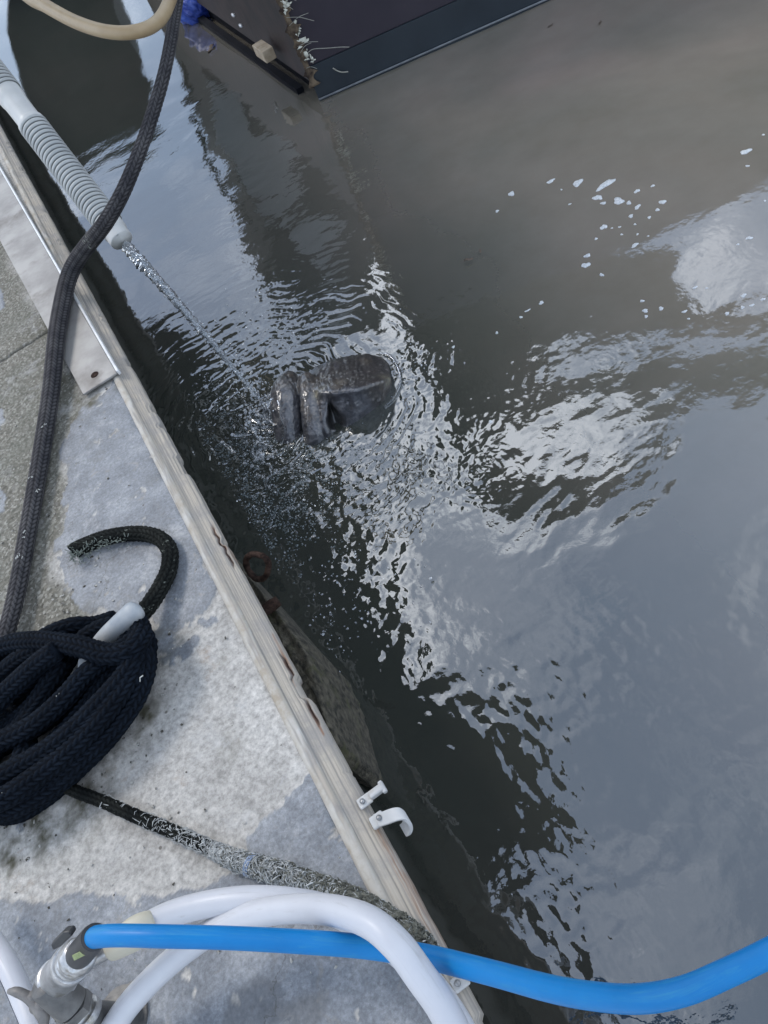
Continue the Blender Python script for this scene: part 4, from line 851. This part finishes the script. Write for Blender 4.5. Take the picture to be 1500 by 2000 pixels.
add_scuffs(WH, (0.30, 0.29, 0.27), 0.56, 0.45)
BLH = simple('blue_hose', (0.004, 0.165, 0.44), (0.008, 0.215, 0.54), 8, 0.38, 0.10, 0.0004, spec=0.25)
add_scuffs(BLH, (0.05, 0.27, 0.45), 0.52, 0.5)
NAVY = simple('navy_stripe', (0.01, 0.03, 0.22), (0.02, 0.06, 0.30), 60, 0.4, 0.1)
HR = 0.0122
wh = empty('white_hose', at(540, 1770, 0.02), 'white garden hose lying in wide loops at the dock corner, thin navy stripe', 'hose')
A = pz3([(262,1822,.115),(330,1787,.105),(400,1767,.10),(480,1757,.10),(560,1760,.095),(640,1776,.080),(720,1818,.055),(800,1880,.050),(868,1958,.060),(920,2060,.060),(930,2200,.04)])
B = pz3([(150,2120,.03),(215,2015,.045),(262,1950,.055),(330,1882,.065),(410,1822,.085),(490,1788,.105),(570,1775,.125),(650,1778,.150),(720,1800,.170),(775,1845,.175),(820,1905,.165),(868,1975,.150),(900,2060,.13),(900,2200,.08)])
Cc = pz3([(-60,1760,.05),(-20,1830,.06),(15,1885,.07),(45,1950,.07),(68,2010,.07),(80,2100,.06)])
link('hose_loop', tube_mesh('h', A, HR, 28, 0.006), WH, wh); link('hose_loop', tube_mesh('h', B, HR, 28, 0.006), WH, wh); link('hose_loop', tube_mesh('h', Cc, HR*0.92, 28, 0.006), WH, wh)
def stripe(path, r, off_vec, wd=0.0022):              # a raised printed stripe along one side of the hose
    C_ = catmull(np.array(path), 24); T = np.gradient(C_, axis=0); T /= np.linalg.norm(T, axis=1)[:, None]
    V = []
    for c_, t_ in zip(C_, T):
        n_ = off_vec-t_*(t_ @ off_vec); n_ /= np.linalg.norm(n_); s_ = np.cross(t_, n_)
        for q in (-1, -0.5, 0, 0.5, 1):
            an = q*wd/r; V.append(c_+(r+0.0004)*(math.cos(an)*n_+math.sin(an)*s_))
    return np_mesh('stripe', V, grid_faces(len(C_), 5))
link('stripe', stripe(A[6:], HR, np.array([-0.35, 0.2, 1.0])*1.0, 0.0032), NAVY, wh); link('stripe', stripe(Cc, HR*0.92, np.array([-1.0, -0.4, 0.25]), 0.004), NAVY, wh)
bh = empty('blue_hose', at(600, 1838, 0.2), 'bright blue hose leaving the tap and sagging out over the water', 'hose')
BP = [(176,1840,.2),(184,1831,.209),(205,1828,.214),(240,1827,.216),(330,1829,.214),(450,1832,.200),(600,1840,.165),(720,1850,.135),(830,1868,.13),(960,1900,.17),(1080,1932,.22),(1180,1948,.26),(1260,1950,.29),(1340,1934,.31),(1420,1900,.325),(1500,1862,.34),(1620,1800,.36)]
bw = [20,20.5,20.5,20.5,21,21,21.5,21.5,22,23,24.5,25.5,26,25.5,25,25,25,25][:len(BP)]
P_ = [tuple(at(x, y, z))+(r_/pxm(x, y, z),) for (x, y, z), r_ in zip(BP, bw)]
link('tube', tube_mesh('bt', P_, 0, 32, 0.006), BLH, bh)
RUB = simple('black_rubber', (0.010, 0.011, 0.013), (0.025, 0.026, 0.028), 60, 0.4, 0.2, 0.0005)
PIPE_G = simple('dull_grey_metal', (0.09, 0.09, 0.09), (0.20, 0.195, 0.185), 45, 0.5, 0.5, 0.001, 0.35, dirt=((0.30, 0.27, 0.22), 30, 0.6))
CHROME = simple('worn_chrome', (0.35, 0.35, 0.35), (0.62, 0.62, 0.62), 70, 0.32, 0.3, 0.001, 0.75, dirt=((0.28, 0.26, 0.22), 40, 0.6))
DARKH = simple('grey_cast_handle', (0.12, 0.115, 0.11), (0.24, 0.225, 0.21), 45, 0.55, 0.3, 0.001, 0.2)
CREAM = simple('cream_plastic', (0.50, 0.46, 0.36), (0.58, 0.55, 0.45), 10, 0.4, 0.05, 0.0004)
def T4(L_): return [tuple(at(x, y, z))+(r_/pxm(x, y, z),) for x, y, z, r_ in L_]
tap = empty('water_tap', at(160, 1990, 0.0), 'grey metal water tap on the dock corner with a black hose tail and winged handle', 'tap')
def lathe(name, prof, seg, mat, parent, ang=35):
    o = link(name, tube_mesh(name, T4(prof), 0, seg, lin=True), mat, parent); m_ = o.modifiers.new('e', 'EDGE_SPLIT'); m_.split_angle = math.radians(ang); return o
vt = at(160, 1984, .07)
o = link('riser', tube_mesh('riser', [tuple(vt)+(.014,), (vt[0], vt[1], 0.018, .014), (vt[0], vt[1], 0.0175, .021), (vt[0], vt[1], 0.006, .022), (vt[0], vt[1], 0.0055, .030), (vt[0], vt[1], 0.0, .030)], 0, 24, lin=True), PIPE_G, tap); o.modifiers.new('e', 'EDGE_SPLIT')
lathe('body', [(80,1911,.128,10),(84,1915,.126,24),(88,1919,.124,30),(96,1926,.119,32),(124,1950,.10,33),(138,1962,.091,34)], 36, PIPE_G, tap)
lathe('nut', [(138,1962,.091,28),(138.5,1962.5,.0905,37),(150,1972,.082,37),(150.5,1972.5,.0818,28)], 6, PIPE_G, tap, 20)
lathe('end_ring', [(150,1972,.082,29),(158,1979,.077,29),(158.5,1979.5,.0765,36),(161,1982,.075,38),(167,1987,.071,38),(169,1989,.070,35),(169.5,1989.5,.0695,15)], 36, CHROME, tap)
lathe('collar', [(108,1916,.111,30),(109,1915,.112,37),(110,1914,.113,39),(114,1910,.117,39),(115,1908.5,.118,36),(135,1886,.139,36),(136,1885,.140,38),(139,1882,.143,38.5),(141,1880,.145,37),(141.5,1879.5,.1455,28)], 40, CHROME, tap)
o = link('fitting', tube_mesh('fit', T4([(140,1881,.144,28),(143,1878,.148,32),(148,1873,.154,34),(153,1868,.161,34),(157,1863.5,.166,31),(158,1862.5,.167,25)]), 0, 36, 0.0012, lambda a, s: 0.0014*fbm(a*7, s*220, 3, 91)), CHROME, tap)
lathe('ferrule', [(158,1880,.112,15),(159,1879.5,.112,19),(178,1870,.113,19),(178.5,1869.8,.113,22),(183,1867.5,.113,22),(183.5,1867.2,.113,18),(210,1853,.115,19),(216,1850,.115,20)], 28, CHROME, tap)
lathe('hose_tail', [(150,1870,.160,25),(158,1861,.171,26.5),(170,1847,.189,26.5),(182,1833,.2065,26.5),(184.5,1830.2,.210,25.5),(185,1829.6,.2105,21)], 32, RUB, tap)
LBL = simple('green_label', (0.20, 0.24, 0.10), (0.32, 0.36, 0.18), 300, 0.6, 0.1)
pa = at(157, 1864, .206); box('label_scrap', pa, CX*0.006+CY*-0.003, CY*0.0022+CX*0.001, FW*0.0006, LBL, tap, 0.0004)
# black lever
lv = [at(98, 1846, .19), at(122, 1822, .20), at(136, 1820, .20), at(140, 1829, .198), at(118, 1850, .188), at(103, 1858, .186)]
nrm = np.cross(lv[1]-lv[0], lv[4]-lv[0]); nrm /= np.linalg.norm(nrm); nrm *= -1 if nrm[2] > 0 else 1
bevel(link('lever', prism('lever', lv, nrm*0.008), RUB, tap), 0.0015)
hd = empty('dummy', (0, 0, 0), 'x', 'x'); bpy.data.objects.remove(hd)
hm = [tube_mesh('w', T4([(18,1936,.115,5),(32,1937,.118,9),(52,1946,.115,10),(70,1958,.11,14),(82,1975,.105,15),(86,1996,.10,10),(84,2012,.095,8)]), 0, 14, 0.003), tube_mesh('w2', T4([(60,1940,.118,8),(72,1955,.11,12),(78,1968,.108,12)]), 0, 14, 0.003), tube_mesh('ax', T4([(66,1968,.108,12),(90,1955,.11,13),(112,1940,.105,15)]), 0, 18, 0.003)]
link('winged_handle', join_meshes('wh', hm), DARKH, tap)
link('bonnet', tube_mesh('bn', T4([(84,1950,.108,18),(96,1944,.108,22),(108,1936,.108,24),(120,1930,.10,20)]), 0, 20, 0.002), PIPE_G, tap)
# cream cuff of the white hose
link('cream_cuff', tube_mesh('cc', T4([(214,1852,.116,21),(218,1850,.116,25),(240,1838,.118,28),(262,1824,.120,31),(280,1812,.118,29),(296,1803,.112,24),(306,1799,.110,20)]), 0, 28, 0.002), CREAM, wh)

# tan hose swinging through the top left corner
o = link('tan_hose', tube_mesh('tan', T4([(-60,-120,.50,13),(40,-20,.48,13),(90,12,.47,12.5),(150,44,.455,12.5),(210,62,.445,12.5),(265,62,.435,12.5),(305,45,.42,12.5),(328,10,.41,12.5),(338,-40,.40,12.5),(350,-180,.40,12)]), 0, 24, 0.006), simple('tan_hose', (0.33, 0.235, 0.13), (0.42, 0.32, 0.19), 10, 0.45, 0.1, 0.0005, dirt=((0.30, 0.22, 0.14), 20, 0.62)))
tag(o, 'tan rubber hose looping down through the top left corner behind the grey rope', 'hose')

# ================================================================== THE BOAT
K = at(625, 200, WZ); KL = at(388, 30, WZ); KR = at(1080, 0, WZ)
dR = (KR-K)/np.linalg.norm(KR-K); dL = (KL-K)/np.linalg.norm(KL-K)
nR = np.array([dR[1], -dR[0], 0]); nR *= np.sign(nR @ (CAM-K))
nL = np.array([dL[1], -dL[0], 0]); nL *= np.sign(nL @ (CAM-K))
LR, LL = 9.0, 3.2
HULLP = simple('faded_purple_hull', (0.024, 0.019, 0.028), (0.037, 0.030, 0.039), 3, 0.42, 0.12, 0.002, dirt=((0.045, 0.033, 0.038), 6, 0.60), spec=0.4)
HULLN = simple('navy_hull_band', (0.010, 0.016, 0.022), (0.018, 0.026, 0.034), 5, 0.35, 0.12, 0.002, dirt=((0.026, 0.032, 0.036), 14, 0.64))
BRN = simple('dark_brown_board', (0.013, 0.008, 0.007), (0.036, 0.020, 0.017), 10, 0.6, 0.4, 0.002)
DKE = simple('dark_wet_end', (0.006, 0.007, 0.010), (0.014, 0.014, 0.018), 8, 0.8, 0.3, 0.002, spec=0.1)
boat = empty('moored_boat', K, 'dark purple and navy square-ended boat moored at the top, its corner seam crusted with foam', 'boat')
# upper hull height from where its reflection ends
top_pts = [(820,590),(1000,650),(1200,590),(1500,455)]
def on_mirror(x, y):
    p = at(x, y, WZ); d = ray(x, y); d = np.array([d[0], d[1], -d[2]]); k = ((K-p) @ nR)/(d @ nR); return p+d*k
hts = [(on_mirror(x, y)-K) for x, y in top_pts]
print('HULLTOP', [(round(float(h @ dR), 2), round(float(h[2]), 2)) for h in hts])
def face_pt(x, y): return on_plane(x, y, K, nR)
zb1 = face_pt(600, 150)[2]; zb2 = face_pt(855, 0)[2]; print('BAND', zb1-WZ, zb2-WZ)
zband = 0.5*(zb1+zb2)
hull_z = 0.70
def quad_wall(p, d, n, l, z0, z1, th): return prism('wall', [p+(0, 0, z0-p[2]), p+d*l+(0, 0, z0-p[2]), p+d*l+(0, 0, z1-p[2]), p+(0, 0, z1-p[2])], -n*th)
inner_ = 0.04
link('hull_band', quad_wall(K, dR, nR, LR, WZ-0.5, zband, 0.10), HULLN, boat)
link('hull_side', quad_wall(K-nR*0.006, dR, nR, LR, zband+0.001, hull_z, 0.09), HULLP, boat)
link('hull_end', quad_wall(K-nL*0.03+dL*0.11, dL, nL, LL, WZ-0.5, WZ+0.40, 0.08), DKE, boat)
# overlapping brown board on the end, from the corner
zbd = on_plane(600, 160, K, nL)[2]; zbt = on_plane(430, 0, K, nL)[2]; print('BOARD', zbd, zbt)
bz0 = WZ+0.10
link('end_board', prism('eb', [K+dL*0.012+(0, 0, 0.07), K+dL*LL+(0, 0, 0.10), K+dL*LL+(0, 0, 0.42), K+dL*0.5+(0, 0, 0.44), K+dL*0.012+(0, 0, 0.50)], -nL*0.028), BRN, boat)
link('lower_plank', prism('lp', [K+dL*0.14+nL*0.03+(0, 0, -0.3), K+dL*1.9+nL*0.03+(0, 0, -0.3), K+dL*1.9+nL*0.03+(0, 0, 0.025), K+dL*0.14+nL*0.03+(0, 0, 0.025)], -nL*0.028), DKE, boat)
WOOD = simple('raw_wood', (0.38, 0.29, 0.19), (0.56, 0.46, 0.33), 30, 0.7, 0.4, 0.001)
wb = on_plane(528, 96, K+nL*0.02, nL)
o = link('wood_block', prism('wbk', [wb-dL*0.05+(0, 0, -0.02), wb+dL*0.07+(0, 0, -0.02), wb+dL*0.07+(0, 0, 0.022), wb-dL*0.05+(0, 0, 0.022)], nL*0.045), WOOD, boat); bevel(o, 0.003)
CH = on_plane(470, 50, K+nL*0.03, nL)
for q in range(2):
    c_ = CH+dL*0.05*q+(0, 0, 0.03*q)
    link('fastener', icos('fas', [(c_, 0.010, (0.8, 2.4, 0.7))], WHITEM).data, None, boat)
for ob in [o_ for o_ in COL.objects if o_.name.startswith('fas') and o_.parent is None]: bpy.data.objects.remove(ob)
# seam foam: crusty chips up the corner
items = []
for k in range(420):
    h_ = RNG.uniform(0.10, 0.95); dens_ = max(0.0, 0.35+0.9*perlin(np.array([h_*17.0]), np.array([3.3]), 8)[0])
    if RNG.uniform() > dens_*1.4: continue
    c_ = K+nR*0.003+dR*abs(RNG.normal(0.0, 0.006+0.016*dens_))+(0, 0, h_)
    items.append((c_+RNG.normal(0, 0.002, 3), RNG.uniform(0.002, 0.0062), tuple(RNG.uniform(0.4, 2.2, 3)), 0.4))
gz = np.arange(0.06, 1.02, 0.004); gw = np.array([-0.012, -0.004, 0.004, 0.012, 0.02]); GZ, GW = np.meshgrid(gz, gw, indexing='ij')
wn_ = 0.6+0.9*np.clip(fbm(GZ*26, GZ*0+2, 4, 71, 0.7)+0.3, 0, 1.4); V_ = K+dR*(GW*wn_)[..., None]+nR*(0.003+0.003*np.abs(fbm(GZ*60, GW*90, 3, 72)))[..., None]; V_[..., 2] = WZ+GZ+0.003*fbm(GZ*80, GW*60, 2, 73)
o = link('splintered_edge', np_mesh('se', V_, grid_faces(len(gz), 5)), simple('splintered_wood', (0.030, 0.018, 0.012), (0.17, 0.125, 0.08), 45, 0.9, 0.8, 0.003), boat); o.modifiers.new('t', 'SOLIDIFY').thickness = 0.004
SEAM = simple('seam_foam', (0.52, 0.51, 0.42), (0.74, 0.73, 0.64), 90, 0.8, 0.6, 0.002)
link('seam_foam', icos('sf', items, SEAM, None, 1).data, None, boat)['kind'] = 'stuff'
for ob in [o_ for o_ in COL.objects if o_.name.startswith('sf') and o_.parent is None]: bpy.data.objects.remove(ob)
ms_ = []
for k in range(16):
    c_ = K+nR*0.008+(0, 0, RNG.uniform(0.12, 0.6)); e_ = c_+dR*RNG.uniform(0.03, 0.09)+nR*RNG.uniform(0.0, 0.02)+(0, 0, RNG.normal(0, 0.02)); ms_.append(tube_mesh('s', [c_, (c_+e_)/2+(0, 0, 0.006), e_], 0.0009, 4, 0.008))
for L_ in ([(600,104),(612,96),(640,94),(665,92),(682,92)], [(650,133),(658,138),(668,141),(680,140)]):
    ms_.append(tube_mesh('s', [on_plane(x, y, K+nR*0.006, nR) for x, y in L_], 0.0022 if len(L_) == 4 else 0.0012, 5, 0.006))
THR = simple('thread', (0.25, 0.24, 0.20), (0.36, 0.35, 0.30), 50, 0.8, 0.1)
for m_ in ms_: link('thread', m_, THR, boat)
# foot line: chine along the waterline, its edge highlight painted pale
link('chine', tube_mesh('ch', [K+dR*0.0+nR*0.004+(0, 0, 0.012), K+dR*1.0+nR*0.004+(0, 0, 0.012), K+dR*6+nR*0.004+(0, 0, 0.012)], 0.0035, 8, 0.05), simple('chine', (0.10, 0.11, 0.12), (0.18, 0.19, 0.20), 30, 0.4, 0.2), boat)
# deck of the same boat (seen mostly as reflections)
q = [K-nR*0.095+dR*0.12, K-nR*0.095+dR*LR, K+dL*LL+dR*LR, K+dL*LL+dR*0.12]
link('deck', prism('dk', [p_+(0, 0, 0.36) for p_ in q], (0, 0, -0.06)), HULLN, boat)

# blue tarp bundle by the bow
m_tarp = simple('blue_tarp', (0.020, 0.045, 0.28), (0.07, 0.13, 0.50), 14, 0.35, 0.6, 0.01)
c_ = at(383, 0, WZ+0.06); rr_ = 40/pxm(383, 0, WZ+0.06)
V, F = ico(c_*0, 1.0, 5); nn = fbm(V[:, 0]*2.2+V[:, 2]*1.7, V[:, 1]*2.2-V[:, 2], 4, 12, 0.6); V = V*(1+0.22*np.abs(nn)[:, None])*rr_*np.array([1.1, 1.3, 0.9])+c_
me = bpy.data.meshes.new('tarp'); me.from_pydata(V.tolist(), [], F); me.polygons.foreach_set('use_smooth', np.full(len(F), True)); me.update()
tag(link('tarp_bundle', me, m_tarp), 'crumpled bright blue tarp bundle at the top edge beside the grey rope', 'tarp')

# ================================================================== NEIGHBOUR BOAT AND ADDED PANELS ABOVE THE FRAME, SEEN IN THE WATER
SHADE = simple('unseen_dark', (0.030, 0.032, 0.030), (0.05, 0.052, 0.048), 4, 0.9, 0.3)
def refl_prism(name, pts, depth, label, cat, mat, z=None, yy=None):
    P = [mirrored(x, y, z, yy) for x, y in pts]; o = link(name, prism(name, P, depth), mat)
    return tag(o, label, cat)
# boat lying further along the dock
refl_prism('neighbour_boat', [(-120,-60),(20,-20),(12,60),(35,150),(60,215),(110,270),(160,335),(200,305),(262,285),(305,235),(296,180),(285,130),(262,90),(240,60),(225,20),(215,-60)], (0.2, 2.5, 0), 'dark hull of the next boat along the dock', 'boat', SHADE, yy=7.0)
o = link('overhead_line', tube_mesh('ol', [mirrored(x, y, yy=5.6) for x, y in [(350,120),(368,170),(372,230),(402,290),(418,350),(455,405),(480,430)]], 0.018, 8, 0.02), SHADE); tag(o, 'dark mooring line added out of view for its reflection', 'rope')  # line added out of frame only for its dark reflection
REFL_DARK = simple('added_dark', (0.035, 0.036, 0.034), (0.075, 0.075, 0.07), 1.2, 0.8, 0.2); REFL_PALE = simple('added_pale', (0.20, 0.21, 0.21), (0.36, 0.37, 0.37), 1.6, 0.8, 0.2)
refl_prism('unseen_dark_panel', [(372,40),(385,110),(412,200),(440,300),(482,400),(522,450),(528,520),(533,600),(560,640),(660,640),(760,640),(740,450),(660,220),(560,60)], (0, 1.2, 0), 'dark panel added out of view to dull the reflected sky', 'added panel', REFL_DARK, yy=5.3)  # unseen panel added to darken the reflected sky left of the hull
for P2, lb in (([(405,165),(425,175),(450,165),(490,250),(560,262),(600,320),(570,345),(600,380),(560,420),(530,440),(500,420),(470,360),(430,290),(412,230)], 'larger pale panel added out of view for a grey reflection'), ([(560,450),(600,430),(690,440),(680,500),(640,560),(600,520),(570,500)], 'smaller pale panel added out of view for a grey reflection')):
    refl_prism('unseen_pale_panel', P2, (0, 0.04, 0), lb, 'panel', REFL_PALE, yy=5.25)  # unseen panels added for the pale grey patches in the reflection
# unseen panels added over the water, outlined to stripe its reflections
CN = [[(820,540),(1000,500),(1200,470),(1335,480),(1320,555),(1380,600),(1500,585),(1700,540),(1700,575),(1500,619),(1356,645),(1244,664),(1127,659),(1084,676),(1040,715),(1030,742),(1180,733),(1255,700),(1313,707),(1500,692),(1700,640),(1700,690),(1500,735),(1447,757),(1340,765),(1233,772),(1180,766),(1127,784),(1040,806),(985,800),(950,850),(938,885),(905,870),(872,810),(845,740),(800,650)],
      [(935,888),(1030,899),(1127,893),(1196,877),(1239,861),(1281,835),(1303,816),(1287,856),(1255,899),(1153,947),(1031,979),(1009,989),(956,984),(925,930)]]
for k, P2 in enumerate(CN):
    refl_prism('unseen_stripe_panel', P2, (0, 0, 0.05), ('large dark panel added out of view for its reflection', 'small dark panel added out of view for its reflection')[k], 'canopy', SHADE, z=1.9+0.02*k)
refl_prism('unseen_dark_slab', [(290,640),(340,640),(420,690),(520,690),(600,800),(620,900),(700,960),(740,1060),(720,1130),(790,1200),(800,1330),(900,1360),(1010,1380),(1060,1470),(1090,1600),(1100,1690),(1020,1660),(960,1690),(940,1740),(985,1800),(1060,1860),(1090,1930),(1120,2010),(1180,2200),(1150,2600),(800,2500),(720,2000),(620,1500),(480,1150),(360,900)], (0, 0, 0.05), 'dark slab added out of view to darken the reflections by the dock', 'added slab', SHADE, z=1.75)  # unseen slab standing in for a person's silhouette, added to darken reflections
